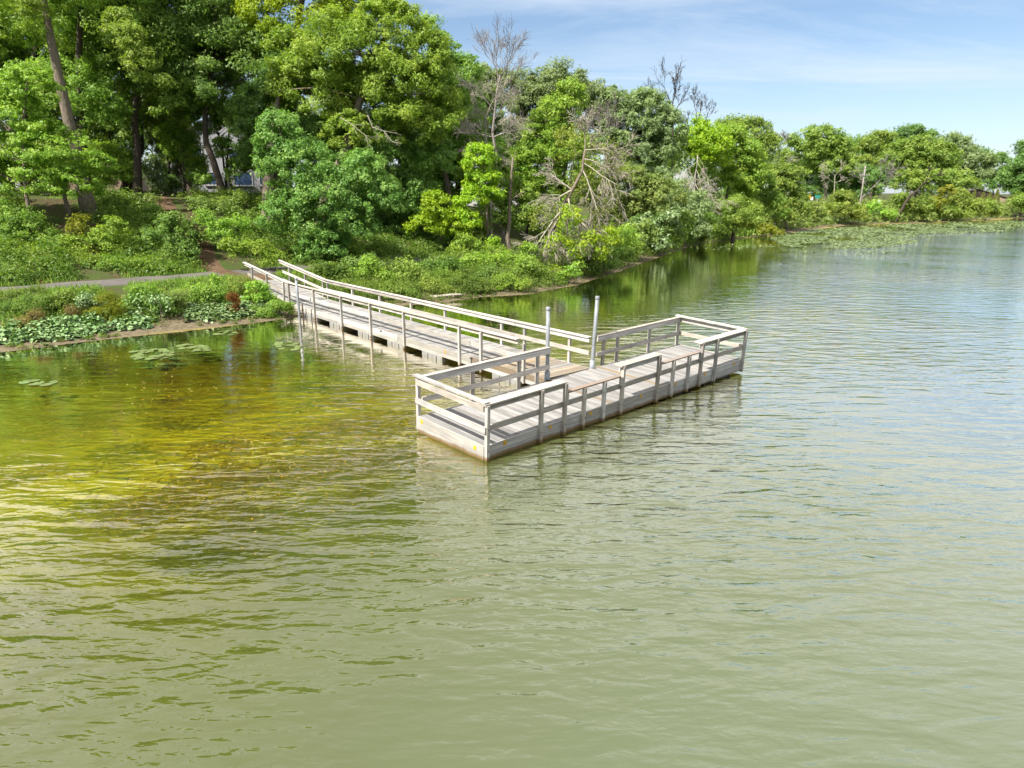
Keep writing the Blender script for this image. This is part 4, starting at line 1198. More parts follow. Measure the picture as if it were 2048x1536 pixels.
def dead_trees():
    dead_tree("pale bare tree with upright grey twigs against the sky", (1008, 66), [(1010, 500, 66), (1000, 380, 66), (985, 250, 66), (1000, 150, 66)], 0.2, BARK_GREY,
              [(0.98, (960, 70, 66)), (0.98, (1040, 60, 66)), (0.9, (1000, 45, 66)), (0.8, (1050, 90, 65)), (0.75, (940, 160, 65)), (0.6, (920, 270, 65)), (0.6, (1050, 240, 65)), (0.7, (1030, 190, 64)), (0.55, (940, 330, 64))],
              21, 3, 0.55, 0.25, (5, 7))
    dead_tree("bleached dead tree with drooping twigs over the lime sapling", (985, 60), [(985, 500, 60), (980, 380, 60), (970, 230, 60)], 0.18, BARK_PALE,
              [(0.98, (940, 190, 60)), (0.98, (1000, 170, 60)), (0.85, (930, 250, 59)), (0.85, (1040, 220, 59)), (0.7, (920, 300, 59)), (0.7, (1030, 290, 59)), (0.9, (985, 200, 58))],
              22, 3, 0.65, -0.15, (5, 7))
    dead_tree("broken grey trunk snapped off beside the lime sapling", (1018, 56), [(1012, 508, 56), (1018, 420, 56), (1026, 315, 56)], 0.2, BARK,
              [(0.98, (1012, 290, 56)), (0.95, (1034, 296, 56)), (0.6, (1060, 380, 56))], 23, 1, 0.5, 0.1, (2, 3))
    dead_tree("leaning dead tree with fans of pale twigs hanging over the water", (1085, 50), [(1085, 560, 50), (1100, 470, 50), (1130, 410, 50), (1165, 340, 50), (1170, 300, 50)], 0.2, BARK,
              [(1.0, (1165, 230, 50)), (1.0, (1240, 290, 49)), (0.97, (1200, 250, 50)), (0.9, (1240, 340, 49)), (0.85, (1250, 390, 49)), (0.75, (1230, 430, 48.5)), (0.6, (1060, 400, 49)), (0.6, (1090, 330, 50)), (0.5, (1190, 480, 48.5)), (0.45, (1050, 480, 48.5)), (0.4, (1070, 520, 48)), (0.3, (1150, 540, 47.5)), (0.55, (1120, 500, 48))],
              24, 3, 0.55, -0.15, (5, 7), 0.6, minr=0.012, wood=BARK_PALE)
    dead_tree("bare black tree standing highest against the sky in the middle", (1345, 95), [(1345, 420, 95), (1345, 300, 95), (1345, 215, 95)], 0.25, BARK_DARK,
              [(0.98, (1320, 150, 95)), (0.98, (1365, 155, 95)), (0.9, (1310, 180, 95)), (0.9, (1380, 190, 95)), (0.98, (1345, 150, 94))], 25, 3, 0.55, 0.25, (4, 5), 0.6, minr=0.016)
    dead_tree("second bare black tree just right of the highest one", (1395, 98), [(1392, 420, 98), (1392, 330, 98), (1395, 240, 98)], 0.28, BARK_DARK,
              [(0.98, (1380, 190, 98)), (0.98, (1412, 180, 98)), (0.85, (1440, 225, 98)), (0.7, (1450, 260, 97)), (0.8, (1370, 225, 98))], 26, 3, 0.55, 0.2, (4, 5), 0.6, minr=0.016)
    dead_tree("grey dead twigs hanging below the second bare black tree", (1385, 88), [(1385, 470, 88), (1390, 380, 88), (1395, 310, 88)], 0.15, BARK_PALE,
              [(0.98, (1420, 330, 87)), (0.9, (1430, 370, 86)), (0.8, (1420, 410, 86)), (0.9, (1360, 340, 86)), (0.7, (1370, 420, 85)), (0.6, (1415, 440, 85))], 27, 3, 0.6, -0.25, (4, 6), minr=0.015)
    dead_tree("smoky grey thicket of dead twigs below the skyline oak", (1200, 78), [(1200, 450, 78), (1205, 360, 78), (1215, 280, 78)], 0.16, BARK_GREY,
              [(0.98, (1190, 220, 77)), (0.98, (1240, 230, 77)), (0.85, (1250, 300, 76)), (0.8, (1180, 300, 76)), (0.7, (1250, 360, 76)), (0.95, (1215, 215, 76)), (0.6, (1190, 380, 75))], 28, 3, 0.6, 0.1, (5, 7), minr=0.013)
    dead_tree("grey bare tree behind the bright rounded tree on the bank", (1555, 118), [(1530, 470, 118), (1545, 380, 118), (1560, 300, 118)], 0.2, BARK_GREY,
              [(0.98, (1545, 260, 118)), (0.98, (1580, 270, 118)), (0.8, (1530, 310, 117)), (0.8, (1590, 320, 117)), (0.6, (1600, 370, 116))], 29, 3, 0.55, 0.15, (4, 6), minr=0.02)
    dead_tree("pale bare shrub tree left of the first utility pole", (1665, 155), [(1668, 440, 155), (1668, 390, 155), (1670, 350, 155)], 0.16, BARK_PALE,
              [(0.98, (1650, 325, 155)), (0.98, (1690, 330, 155)), (0.8, (1640, 360, 154)), (0.8, (1700, 360, 154))], 30, 3, 0.6, 0.1, (4, 5), minr=0.022)
    dead_tree("grey bare tree tangled around the first utility pole", (1745, 160), [(1700, 425, 160), (1725, 395, 160), (1760, 360, 160)], 0.18, BARK_GREY,
              [(0.98, (1790, 325, 160)), (0.98, (1750, 320, 159)), (0.7, (1720, 340, 159)), (0.8, (1800, 350, 158))], 31, 3, 0.6, 0.1, (4, 6), minr=0.022)
    dead_tree("brown leaning dead trunk at the middle of the far shrub row", (1795, 149), [(1790, 440, 149), (1815, 395, 149), (1835, 380, 149), (1860, 355, 149)], 0.36, BARK_DARK,
              [(0.98, (1885, 345, 149)), (0.9, (1860, 335, 148)), (0.7, (1850, 370, 148)), (0.5, (1840, 390, 147))], 32, 3, 0.45, 0.1, (4, 6), minr=0.022)
    # dead boughs that hang bare in front of the dark leaves under the oak
    rng = np.random.default_rng(33)
    for label, pts, r in (("bare grey bough zigzagging down in front of the dark leaves", [(735, 230), (745, 255), (768, 262), (785, 284)], 0.055),
                          ("thin forked dead bough left of the zigzag bough", [(680, 235), (705, 250), (730, 270), (742, 284)], 0.035)):
        P = np.array([at(px, py, 50.5) for px, py in pts])
        root = empty("dead_bough", P[0]); tag(root, label, "dead bough")
        g = Geo(); g.tube(P - P[0], np.linspace(r, r * 0.4, len(P)), 6); link("stem", g.mesh("bough_stem", BARK_PALE, True), root)
        g = Geo()
        for k in range(1, len(P)):
            for q in range(2):
                d = P[k] - P[k - 1] + unit(rng, 1)[0] * 0.9
                grow(g, rng, P[k] - P[0], d, 0.9, r * 0.45, 1, 0.6, 0.0, (2, 3))
        link("twig", g.mesh("bough_twigs", BARK_PALE, True), root)


dead_trees()
tree("sparse pale green leaves scattered among the fans of dead twigs", "willow", (1120, 51), [(1180, 390, 60, 50), (1210, 330, 50, 50), (1150, 300, 50, 50), (1215, 440, 40, 40), (1090, 440, 40, 40)], Y=51, leaf=0.2, cover=0.9, trunk_r=0.06, limbs=8, stray=0.4, name="vine", cat="vine")
tree("hanging green vines smothering the leaning dead tree by the water", "lime", (1100, 48.5), [(1140, 440, 28, 34), (1120, 500, 40, 40), (1180, 500, 40, 40), (1100, 550, 36, 24), (1060, 560, 26, 22), (1220, 480, 24, 30)], Y=48, leaf=0.2, cover=1.5, trunk_r=0.05, limbs=8, stray=0.3, name="vine", cat="vine")
tree("green leafy skirt of vines trailing onto the water by the leaning dead tree", "bright", (1080, 47), [(1085, 575, 30, 14), (1050, 540, 30, 24), (1120, 560, 24, 22), (1150, 545, 24, 20)], Y=46, leaf=0.2, cover=2.6, trunk_r=0.05, limbs=5, name="vine", cat="vine")


# ------------------------------------------------------------------ bushes on the banks and slope
def bush(label, kind, px, Y, lobes, leaf=None, cover=3.6, aspect=0.6, flat=0.8, updir=0.35, droop=0.25, cat="bush", name="bush", group=None, stray=0.1, pr=None):
    return tree(label, kind, (px, Y), lobes, Y=Y, leaf=leaf or Y * 0.0046, cover=cover, trunk_r=0.04, limbs=7, aspect=aspect, flat=flat, updir=updir, droop=droop, cat=cat, name=name, group=group, stray=stray, part="foliage", pr=pr, sides=5)


def bank_plants():
    G = "plants on the bank between path and water left of the ramp"
    bush("dark feathery bush at the left edge above the broad leaves", "blue", 30, 29.5, [(20, 640, 50, 40), (70, 615, 40, 30)], aspect=0.25, updir=0.0, droop=-0.6, cover=3.4, group=G)
    bush("pale feathery plant with orange tips beside the path at the left", "olive", 70, 31.5, [(65, 595, 40, 26), (20, 600, 36, 22)], aspect=0.22, updir=0.0, droop=-0.8, cover=3.0, group=G)
    bush("orange yellow dried plant low at the left between dark bushes", "straw", 70, 28.3, [(65, 645, 28, 26), (50, 660, 20, 16)], aspect=0.18, updir=0.0, droop=-0.9, cover=2.0, group=G)
    bush("dark green leafy bush between the two yellow plants", "mid", 120, 30.2, [(115, 620, 34, 36), (95, 650, 30, 26), (130, 600, 24, 22)], leaf=0.13, group=G)
    bush("tall thin stems with yellow tips left of the golden plant", "straw", 148, 29.6, [(145, 640, 14, 32)], aspect=0.12, updir=0.0, droop=-1.2, cover=1.4, group=G)
    bush("golden yellow feathery plant in the middle of the near bank", "yellow", 212, 30.2, [(215, 615, 32, 34), (200, 650, 30, 22), (230, 635, 26, 30)], aspect=0.2, updir=0.0, droop=-0.8, cover=2.6, group=G, leaf=0.12)
    bush("green bush with pale leaves behind the golden plant", "pale", 180, 31.5, [(180, 605, 30, 26), (165, 630, 24, 26)], leaf=0.14, cover=2.6, group=G)
    bush("large rounded dark bush dotted with pale leaves right of the golden plant", "mid", 295, 31.6, [(290, 600, 46, 34), (320, 620, 40, 36), (270, 625, 34, 34)], leaf=0.14, cover=3.6, group=G)
    bush("pale round leaves scattered over the front of the rounded dark bush", "pale", 295, 30.7, [(290, 615, 44, 30), (320, 610, 30, 26)], leaf=0.15, cover=0.55, group=G)
    bush("brownish green bush right of the rounded dark bush", "olive", 345, 32.0, [(345, 620, 28, 30), (360, 600, 26, 24)], aspect=0.3, cover=3.4, group=G)
    bush("tall leafy plant standing above the path's near edge", "bright", 405, 34.3, [(405, 590, 34, 22), (427, 566, 13, 20), (372, 588, 28, 20)], leaf=0.14, group=G)
    bush("leafy green bush before the tall plant near the rusty stalks", "mid", 420, 33.2, [(420, 595, 40, 26), (385, 600, 34, 24)], leaf=0.14, group=G)
    bush("rusty red dried dock plant beside the broad leaves", "rust", 466, 32.6, [(468, 612, 12, 30), (470, 632, 24, 12)], aspect=0.22, updir=0.0, droop=-1.0, cover=2.2, group=G, leaf=0.11)
    bush("yellow flowered weed on the bank left of the ramp", "willow", 480, 35, [(480, 575, 30, 24), (505, 590, 26, 26)], leaf=0.12, aspect=0.35, group=G)
    bush("green bush crowding the near side of the ramp", "bright", 515, 34.2, [(515, 585, 28, 26), (535, 605, 24, 22), (500, 610, 26, 18)], leaf=0.13, group=G)
    bush("grassy green clump at the foot of the gangway's bank end", "mid", 560, 33.0, [(560, 620, 26, 20), (530, 630, 28, 16), (580, 615, 14, 14)], leaf=0.13, aspect=0.35, updir=0.1, droop=-0.4, cover=4.5, group=G)
    G = "plants on the bank right of the gangway"
    bush("green bush beside the far handrail of the ramp", "bright", 660, 41.5, [(665, 555, 36, 26), (700, 570, 30, 24)], leaf=0.16, group=G)
    bush("upright blue green sapling clump on the bank behind the gangway", "blue", 735, 42.5, [(735, 530, 22, 28), (755, 545, 22, 24), (700, 535, 20, 24)], leaf=0.16, group=G)
    bush("feathery grass headed clump behind the middle of the gangway", "olive", 800, 43, [(800, 548, 36, 28), (830, 565, 30, 20)], aspect=0.2, updir=0.0, droop=-0.9, cover=3.0, group=G)
    bush("low grassy mound sloping to the water behind the gangway", "mid", 760, 40.0, [(760, 585, 40, 20), (715, 600, 36, 16), (820, 590, 30, 16)], aspect=0.25, updir=0.1, droop=-0.6, cover=3.6, group=G)
    bush("green grassy mound right of the feathery clump by the water", "mid", 900, 42.6, [(890, 565, 44, 26), (860, 585, 36, 16), (930, 580, 36, 18)], aspect=0.22, updir=0.1, droop=-0.5, cover=4.2, group=G)
    bush("soft rounded grass clump bending over the water near the vines", "blue", 985, 43.5, [(985, 560, 40, 28), (1010, 575, 26, 18), (955, 580, 30, 16)], aspect=0.2, updir=0.1, droop=0.1, cover=4.4, group=G)
    bush("dark leafy shrub on the bank beneath the broken trunk", "bright", 1040, 48, [(1040, 530, 30, 26), (1010, 525, 30, 22), (1060, 510, 26, 26)], leaf=0.18, group=G)
    bush("blue green grass clump at the waterline right of the vines", "blue", 1185, 52.5, [(1185, 545, 26, 14), (1215, 530, 30, 18), (1245, 515, 26, 18)], aspect=0.22, updir=0.1, droop=-0.2, cover=4.4, group=G)
    bush("grassy overhang along the waterline below the dark tree", "mid", 1260, 61, [(1260, 500, 34, 24), (1220, 500, 24, 24)], aspect=0.3, cover=4.2, group=G)
    bush("pale green grass on the low bank left of the dome willow", "willow", 1400, 84, [(1395, 475, 26, 14), (1370, 480, 20, 12)], aspect=0.25, cover=3.8, group=G)
    for lab, kind, px, Y, lb, cv in (
            ("tall leafy weeds beside the far rail near the ramp's joint", "slope", 650, 41, [(650, 545, 30, 30), (680, 550, 26, 28)], 3.6),
            ("tall green shrub on the bank behind the third far rail post", "bright", 735, 41, [(735, 545, 34, 34), (765, 560, 26, 26)], 3.6),
            ("yellow tipped tall weeds behind the far rail's middle", "willow", 815, 41.5, [(815, 550, 34, 34), (845, 565, 26, 24)], 3.2),
            ("dense green shrub between the feathery clump and the grassy mound", "slope", 860, 44.5, [(860, 545, 40, 30), (900, 540, 36, 28)], 3.8),
            ("leafy shrub behind the soft grass clump before the sapling", "bright", 950, 46.5, [(950, 535, 40, 28), (990, 530, 34, 28)], 3.8),
            ("tangled low shrub at the water just left of the trailing vines", "mid", 1030, 45, [(1030, 560, 36, 26), (1060, 545, 30, 30)], 3.8)):
        bush(lab, kind, px, Y, lb, cover=cv, group=G)
    G2 = "shrubs hanging over the waterline"
    for lab, kind, px, Y, lb, cv in (
            ("grassy clump at the waterline seen between the far rail's first posts", "slope", 700, 37.2, [(700, 592, 32, 20), (735, 600, 28, 18)], 3.8),
            ("leafy clump leaning over the water behind the far rail's third post", "mid", 790, 38.2, [(785, 588, 34, 22), (820, 596, 28, 16)], 3.8),
            ("yellow green tufts on the mud just above the bleached log", "willow", 865, 40.2, [(860, 580, 36, 22), (895, 586, 30, 16)], 3.6),
            ("tall grassy growth at the waterline right of the bleached log", "slope", 935, 41.2, [(930, 574, 38, 24), (965, 578, 30, 18)], 3.8),
            ("dense leafy growth spilling onto the water just before the vines", "bright", 1020, 42.2, [(1010, 570, 36, 22), (1045, 574, 28, 16)], 3.6)):
        bush(lab, kind, px, Y, lb, cover=cv, aspect=0.35, droop=-0.3, group=G2)
    for lab, kind, px, Y, lb, cv in (
            ("green shrub overhanging the water just right of the trailing vines", "slope", 1165, 50.5, [(1165, 535, 34, 26), (1200, 515, 34, 30)], 3.8),
            ("leafy shrub at the waterline under the fans of dead twigs", "bright", 1220, 57, [(1220, 500, 36, 30), (1250, 480, 34, 34)], 3.6),
            ("dull green shrub leaning over the water before the pale leafed bush", "olive", 1265, 62.5, [(1265, 490, 32, 26), (1290, 470, 30, 34)], 3.6),
            ("dark waterside shrub right of the pale leafed bush", "mid", 1345, 74, [(1345, 470, 28, 26), (1365, 450, 26, 30)], 3.8),
            ("soft green shrub at the water before the silvery willow scrub", "slope", 1395, 82.5, [(1395, 462, 26, 22), (1415, 450, 22, 26)], 3.8),
            ("rounded shrub at the water's edge touching the dome willow's left side", "mid", 1430, 87.5, [(1430, 455, 22, 24), (1440, 430, 20, 30)], 3.8)):
        bush(lab, kind, px, Y, lb, cover=cv, group=G2)
    G = "bushes on the slope above the path"
    spec = [("yellow and green leafy shrub in the middle of the slope below the trunk", "yellow", 175, 43.6, [(170, 460, 32, 34), (200, 500, 40, 36)], 2.4),
            ("fresh green shrub around the yellow one on the slope", "bright", 210, 43.2, [(210, 500, 46, 44), (150, 510, 46, 40), (230, 460, 30, 30)], 3.4),
            ("cool green shrub covering the slope left of the dirt trail", "blue", 330, 45.0, [(330, 490, 52, 46), (370, 510, 36, 34), (300, 530, 40, 30), (345, 450, 30, 26)], 4.0),
            ("dark green slope shrub at the left edge above the bare soil", "mid", 60, 43.0, [(50, 470, 60, 50), (100, 500, 46, 40), (10, 440, 50, 40)], 3.6),
            ("low green shrub along the path's far edge at the left", "mid", 120, 41.5, [(120, 530, 46, 24), (170, 540, 36, 20)], 3.4),
            ("bright green shrub on the path edge left of the dirt trail", "bright", 270, 42.3, [(270, 535, 50, 24), (330, 540, 36, 18), (230, 540, 30, 18)], 3.8),
            ("green shrub right of the dirt trail's foot", "bright", 500, 44.3, [(500, 505, 50, 28), (540, 520, 36, 20), (460, 500, 24, 24)], 4.0),
            ("thin olive growth on the upper slope right of the dirt trail", "olive", 440, 51.5, [(440, 420, 50, 24), (480, 450, 46, 30), (400, 410, 30, 20)], 2.2),
            ("light green weeds at the top of the slope above the trail", "willow", 460, 54.5, [(460, 395, 60, 14), (540, 410, 36, 20), (390, 392, 36, 12)], 2.8),
            ("olive weeds on the upper slope left of the trail", "olive", 265, 51.5, [(265, 420, 40, 26), (230, 410, 30, 24), (290, 400, 30, 16)], 2.6),
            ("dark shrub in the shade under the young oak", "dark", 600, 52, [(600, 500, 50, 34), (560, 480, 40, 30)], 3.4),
            ("dark green brambles under the great crown by the far path", "mid", 690, 49.5, [(690, 500, 50, 26), (650, 520, 40, 16)], 3.4),
            ("leafy low shrub at the left edge just above the footpath", "bright", 40, 41.3, [(30, 520, 50, 26), (80, 545, 36, 14), (-20, 510, 40, 34)], 3.4),
            ("dry orange brown weeds at the path edge under the dark slope shrub", "straw", 110, 40.9, [(115, 545, 30, 12), (60, 550, 30, 10)], 1.2),
            ("leafy bush hiding the middle of the dirt trail", "slope", 372, 47, [(378, 462, 26, 24), (395, 480, 24, 22)], 3.2),
            ("low bush at the path's far edge between the two long shrubs", "mid", 190, 41.2, [(185, 545, 30, 14), (215, 538, 24, 16)], 3.6),
            ("tall green weeds crowding the left side of the dirt trail", "mid", 300, 49, [(300, 440, 34, 34), (320, 470, 30, 30), (270, 460, 36, 30)], 3.2),
            ("green brambles crowding the right side of the dirt trail", "bright", 430, 47.5, [(440, 470, 36, 30), (470, 455, 34, 26), (410, 440, 20, 24)], 3.0),
            ("shaded brown green brambles right of the young oak", "olive", 830, 56.5, [(830, 495, 46, 16), (780, 500, 36, 16)], 2.2)]
    for lab, kind, px, Y, lb, cv in spec:
        bush(lab, kind, px, Y, lb, leaf=Y * 0.0042, cover=cv, group=G)


bank_plants()


# ------------------------------------------------------------------ ground cover: grass, undergrowth, broad leaves
def shore_frame(t):
    """Point and inland normal at arc length t along the waterline."""
    s = np.concatenate([[0], np.cumsum(np.hypot(*np.diff(SHORE, axis=0).T))])
    x = np.interp(t, s, SHORE[:, 0]); y = np.interp(t, s, SHORE[:, 1])
    i = np.clip(np.searchsorted(s, t) - 1, 0, len(SHORE) - 2)
    d = SHORE[i + 1] - SHORE[i]; d = d / np.linalg.norm(d, axis=1)[:, None]
    return x, y, -d[:, 1], d[:, 0]


def near_trail(x, y, w):
    m = np.zeros(x.shape, bool)
    for a, b in zip(_tr[:-1], _tr[1:]):
        ax, ay, bx, by = a[0], a[1], b[0], b[1]
        t = np.clip(((x - ax) * (bx - ax) + (y - ay) * (by - ay)) / ((bx - ax) ** 2 + (by - ay) ** 2), 0, 1)
        m |= np.hypot(x - ax - t * (bx - ax), y - ay - t * (by - ay)) < w
    return m


def on_ramp(x, y):
    p = np.stack([x, y], -1)
    s = (p - GO[:2]) @ GAX[:2]; d = (p - GO[:2]) @ GN[:2]
    return (np.abs(d) < 1.35) & (s < 26.5) & (s > -1)


SH_S = np.concatenate([[0], np.cumsum(np.hypot(*np.diff(SHORE, axis=0).T))])


def scatter_clumps(name, label, kind, seed, n, srange, drange, r, per, leaf, aspect=0.6, up=0.4, droop=0.2, thr=None, hgt=1.0):
    rng = np.random.default_rng(seed)
    t = rng.uniform(*srange, n); dd = rng.uniform(*drange, n)
    x, y, nx, ny = shore_frame(t)
    x = x + nx * dd; y = y + ny * dd
    d = shore_dist(x, y)
    ok = (d > drange[0] * 0.8) & ~near_trail(x, y, 0.45) & ~on_ramp(x, y) & ~((d > 9.6) & (d < 13.6))
    if thr is not None:
        ok &= wob(x, y, 0.8, seed) > thr
    x, y = x[ok], y[ok]; m = len(x)
    R = r * rng.uniform(0.5, 1.4, m)
    idx = np.repeat(np.arange(m), per); N_ = len(idx)
    q = unit(rng, N_); q[:, 2] = np.abs(q[:, 2])
    rr = R[idx] * rng.uniform(0.2, 1, N_) ** 0.5
    P = np.stack([x[idx] + q[:, 0] * rr, y[idx] + q[:, 1] * rr, np.zeros(N_)], 1)
    P[:, 2] = ground_z(P[:, 0], P[:, 1]) + q[:, 2] * rr * hgt + 0.03
    N = q * 0.5 + rng.normal(size=(N_, 3)) * 0.4; N[:, 2] += up
    V, F = leaf_quads(rng, P, N, leaf * rng.uniform(0.6, 1.3, N_), aspect, droop, kind == "pale", kind != "pale")
    pv = rng.random(m)
    o = link(name, np_mesh(name, V, F, LEAF[kind], {"v": np.clip(0.5 * pv[idx] + 0.5 * rng.random(N_), 0, 1)}))
    tag(o, label, None, None, "stuff")


def s_at(x, y):
    """Arc length of the waterline point nearest to (x, y)."""
    t = np.linspace(0, SH_S[-1], 6000)
    X, Y, _, _ = shore_frame(t)
    return float(t[np.argmin((X - x) ** 2 + (Y - y) ** 2)])


S0, S1, S2, S3 = s_at(-36, 9.5), s_at(-10.6, 33), s_at(-9, 35), s_at(4.3, 46)
S4, S5, S6 = s_at(15, 69), s_at(40, 104), s_at(136, 184)


def ground_cover():
    scatter_clumps("broadleaf_plants", "mat of large pale green leaves along the beach", "pale", 1, 420, (s_at(-27, 19), s_at(-15.6, 29.4)), (0.7, 2.7), 0.32, 24, 0.155, 0.95, 0.8, 0.3, None, 0.9)
    scatter_clumps("broadleaf_plants", "patch of large pale green leaves left of the gangway's foot", "pale", 2, 240, (s_at(-14.6, 30), s_at(-10.9, 33)), (0.8, 3.4), 0.32, 24, 0.14, 0.95, 0.8, 0.3, None, 0.9)
    scatter_clumps("undergrowth", "green undergrowth covering the wooded slope", "slope", 3, 1500, (S0, S3), (13.4, 27.5), 0.72, 80, 0.19, 0.6, 0.3, 0.0, -0.8, 1.5)
    scatter_clumps("undergrowth", "yellow green undergrowth scattered over the slope", "willow", 4, 620, (S0, S3), (13.4, 29), 0.5, 44, 0.17, 0.4, 0.2, -0.3, -0.5, 1.8)
    scatter_clumps("undergrowth", "low green plants along the bank above the beach", "slope", 5, 640, (S0, S1), (0.9, 9.2), 0.36, 60, 0.13, 0.5, 0.3, -0.1, -0.35)
    scatter_clumps("undergrowth", "brownish dry plants along the bank above the beach", "straw", 6, 300, (S0, S1), (1.6, 9.0), 0.32, 46, 0.13, 0.25, 0.0, -0.7, -0.1)
    scatter_clumps("undergrowth", "green plants on the bank right of the gangway", "slope", 7, 520, (S2, s_at(8, 53)), (0.35, 9.2), 0.6, 76, 0.17, 0.3, 0.2, -0.3, -0.7, 1.4)
    scatter_clumps("undergrowth", "leafy undergrowth below the trees along the bank", "mid", 8, 800, (S4, S5), (0.4, 16), 1.3, 70, 0.34, 0.6, 0.4, 0.2, -0.8, 1.6)
    scatter_clumps("undergrowth", "leafy growth under the leaning dead tree and the sapling", "slope", 18, 420, (s_at(1, 41.6), S4), (0.3, 9.4), 0.7, 90, 0.19, 0.45, 0.3, 0.0, -0.9, 1.4)
    scatter_clumps("undergrowth", "green growth along the far shore", "olive", 9, 1100, (S5, S6 + 60), (0.5, 34), 2.0, 50, 0.65, 0.6, 0.4, 0.2, -0.9, 1.5)
    scatter_clumps("creeping_plants", "low plants creeping over the mud towards the waterline", "slope", 21, 420, (S0, s_at(1, 41.6)), (0.12, 0.9), 0.17, 34, 0.085, 0.6, 0.6, 0.1, -0.15, 0.7)
    scatter_clumps("dry_leaves", "brown leaf litter and dry stalks on the slope", "rust", 10, 340, (S0, S3), (13.5, 27), 0.5, 22, 0.14, 0.4, 0.5, 0.0, 0.0, 0.4)
    # grass blades along the path edges and the slope top
    rng = np.random.default_rng(12)
    n = 42000
    m_ = n // 3
    t = rng.uniform(S0, S3, n); dd = np.concatenate([rng.uniform(2, 10.3, m_), rng.uniform(13.2, 34, m_), np.where(rng.random(n - 2 * m_) < 0.5, rng.uniform(8.6, 10.3, n - 2 * m_), rng.uniform(13.1, 15.5, n - 2 * m_))])
    x, y, nx, ny = shore_frame(t); x = x + nx * dd; y = y + ny * dd
    ok = ~near_trail(x, y, 0.8) & ~on_ramp(x, y); x, y = x[ok], y[ok]; n = len(x)
    h = rng.uniform(0.12, 0.42, n); a = rng.uniform(0, 6.283, n); w = 0.028
    z = ground_z(x, y)
    dx, dy = np.cos(a), np.sin(a); lx, ly = rng.normal(size=n) * 0.3 * h, rng.normal(size=n) * 0.3 * h
    V = np.stack([np.stack([x - dx * w, y - dy * w, z], 1), np.stack([x + dx * w, y + dy * w, z], 1), np.stack([x + lx, y + ly, z + h], 1)], 1).reshape(-1, 3)
    o = link("grass", np_mesh("grass", V, np.arange(n * 3).reshape(n, 3), LEAF["grass"], {"v": rng.random(n)}))
    tag(o, "long grass growing on the bank and slope", None, None, "stuff")


ground_cover()


# ------------------------------------------------------------------ in the water: weed, lily pads
def pond_weed():
    rng = np.random.default_rng(40)
    patches = []
    for px, py, rx, ry, n in ((330, 1000, 120, 36, 10), (420, 940, 60, 34, 7), (480, 905, 90, 26, 8), (600, 930, 120, 30, 11), (720, 920, 80, 24, 8), (640, 850, 70, 24, 7), (560, 870, 70, 20, 6), (760, 850, 60, 34, 7),
                              (560, 800, 90, 24, 4), (340, 790, 90, 26, 3), (390, 765, 70, 18, 2), (300, 800, 60, 14, 2), (130, 860, 90, 18, 2), (60, 800, 90, 22, 2), (70, 950, 34, 12, 2), (580, 745, 40, 14, 4), (680, 740, 60, 20, 5), (720, 790, 60, 24, 6), (460, 1010, 90, 26, 7),
                              (250, 1020, 60, 20, 4), (800, 900, 40, 24, 4), (640, 970, 90, 26, 6), (220, 846, 60, 10, 2), (700, 1000, 80, 30, 4), (500, 1060, 90, 30, 4), (60, 735, 60, 12, 3), (900, 640, 60, 10, 3), (1060, 640, 70, 14, 4), (1200, 620, 60, 12, 4)):
        for k in range(n):
            a = rng.uniform(0, 6.283); r = rng.uniform(0, 1) ** 0.5
            q = on_level(px + math.cos(a) * r * rx, py + math.sin(a) * r * ry, 0)
            patches.append((q[0], q[1], rng.uniform(0.35, 0.9)))
    V, F, val = [], [], []
    c = 0
    for x, y, R in patches:
        m = int(66 * R / 0.5)
        px = x + rng.normal(size=m) * R * 0.8; py = y + rng.normal(size=m) * R * 0.55
        a = rng.normal(0.5, 0.9, m); L = rng.uniform(0.15, 0.55, m); w = rng.uniform(0.007, 0.016, m)
        z = np.where(rng.random(m) < 0.5, rng.uniform(-0.02, 0.012, m), -np.abs(rng.normal(0.0, 0.07, m)) - 0.004)
        b = a + rng.normal(0, 0.7, m)
        p0 = np.stack([px, py, z - 0.03], 1)
        p1 = p0 + np.stack([np.cos(a) * L * .5, np.sin(a) * L * .5, np.full(m, 0.022)], 1)
        p2 = p1 + np.stack([np.cos(b) * L * .5, np.sin(b) * L * .5, np.full(m, -0.03)], 1)
        s = np.stack([-np.sin(a) * w, np.cos(a) * w, np.zeros(m)], 1)
        V.append(np.stack([p0 - s, p0 + s, p1 + s, p1 - s, p2], 1).reshape(-1, 3))
        base = c + np.arange(m)[:, None] * 5
        F.append((base + np.array([[0, 1, 2, 3]]), base + np.array([[3, 2, 4]])))
        val.append(rng.random(m)); c += m * 5
    v = np.concatenate(val)
    me = np_mesh("pond_weed", np.concatenate(V), [np.concatenate([f[0] for f in F]), np.concatenate([f[1] for f in F])], LEAF["weed"], {"v": np.concatenate([v, v])})
    tag(link("pond_weed", me), "brown feathery weed just below the surface of the shallows", None, None, "stuff")


def pad_mesh(name, n, mat):
    a = np.linspace(0.18, 2 * np.pi - 0.18, n)
    V = np.concatenate([[[0, 0, 0]], np.stack([np.cos(a), np.sin(a), np.zeros(n)], 1)])
    F = np.stack([np.zeros(n - 1, int), np.arange(1, n), np.arange(2, n + 1)], 1)
    top = np_mesh(name, np.concatenate([V, V - [0, 0, 0.02]]), np.concatenate([F, F[:, ::-1] + n + 1]), mat, {"v": np.full(2 * (n - 1), 0.6)})
    return top


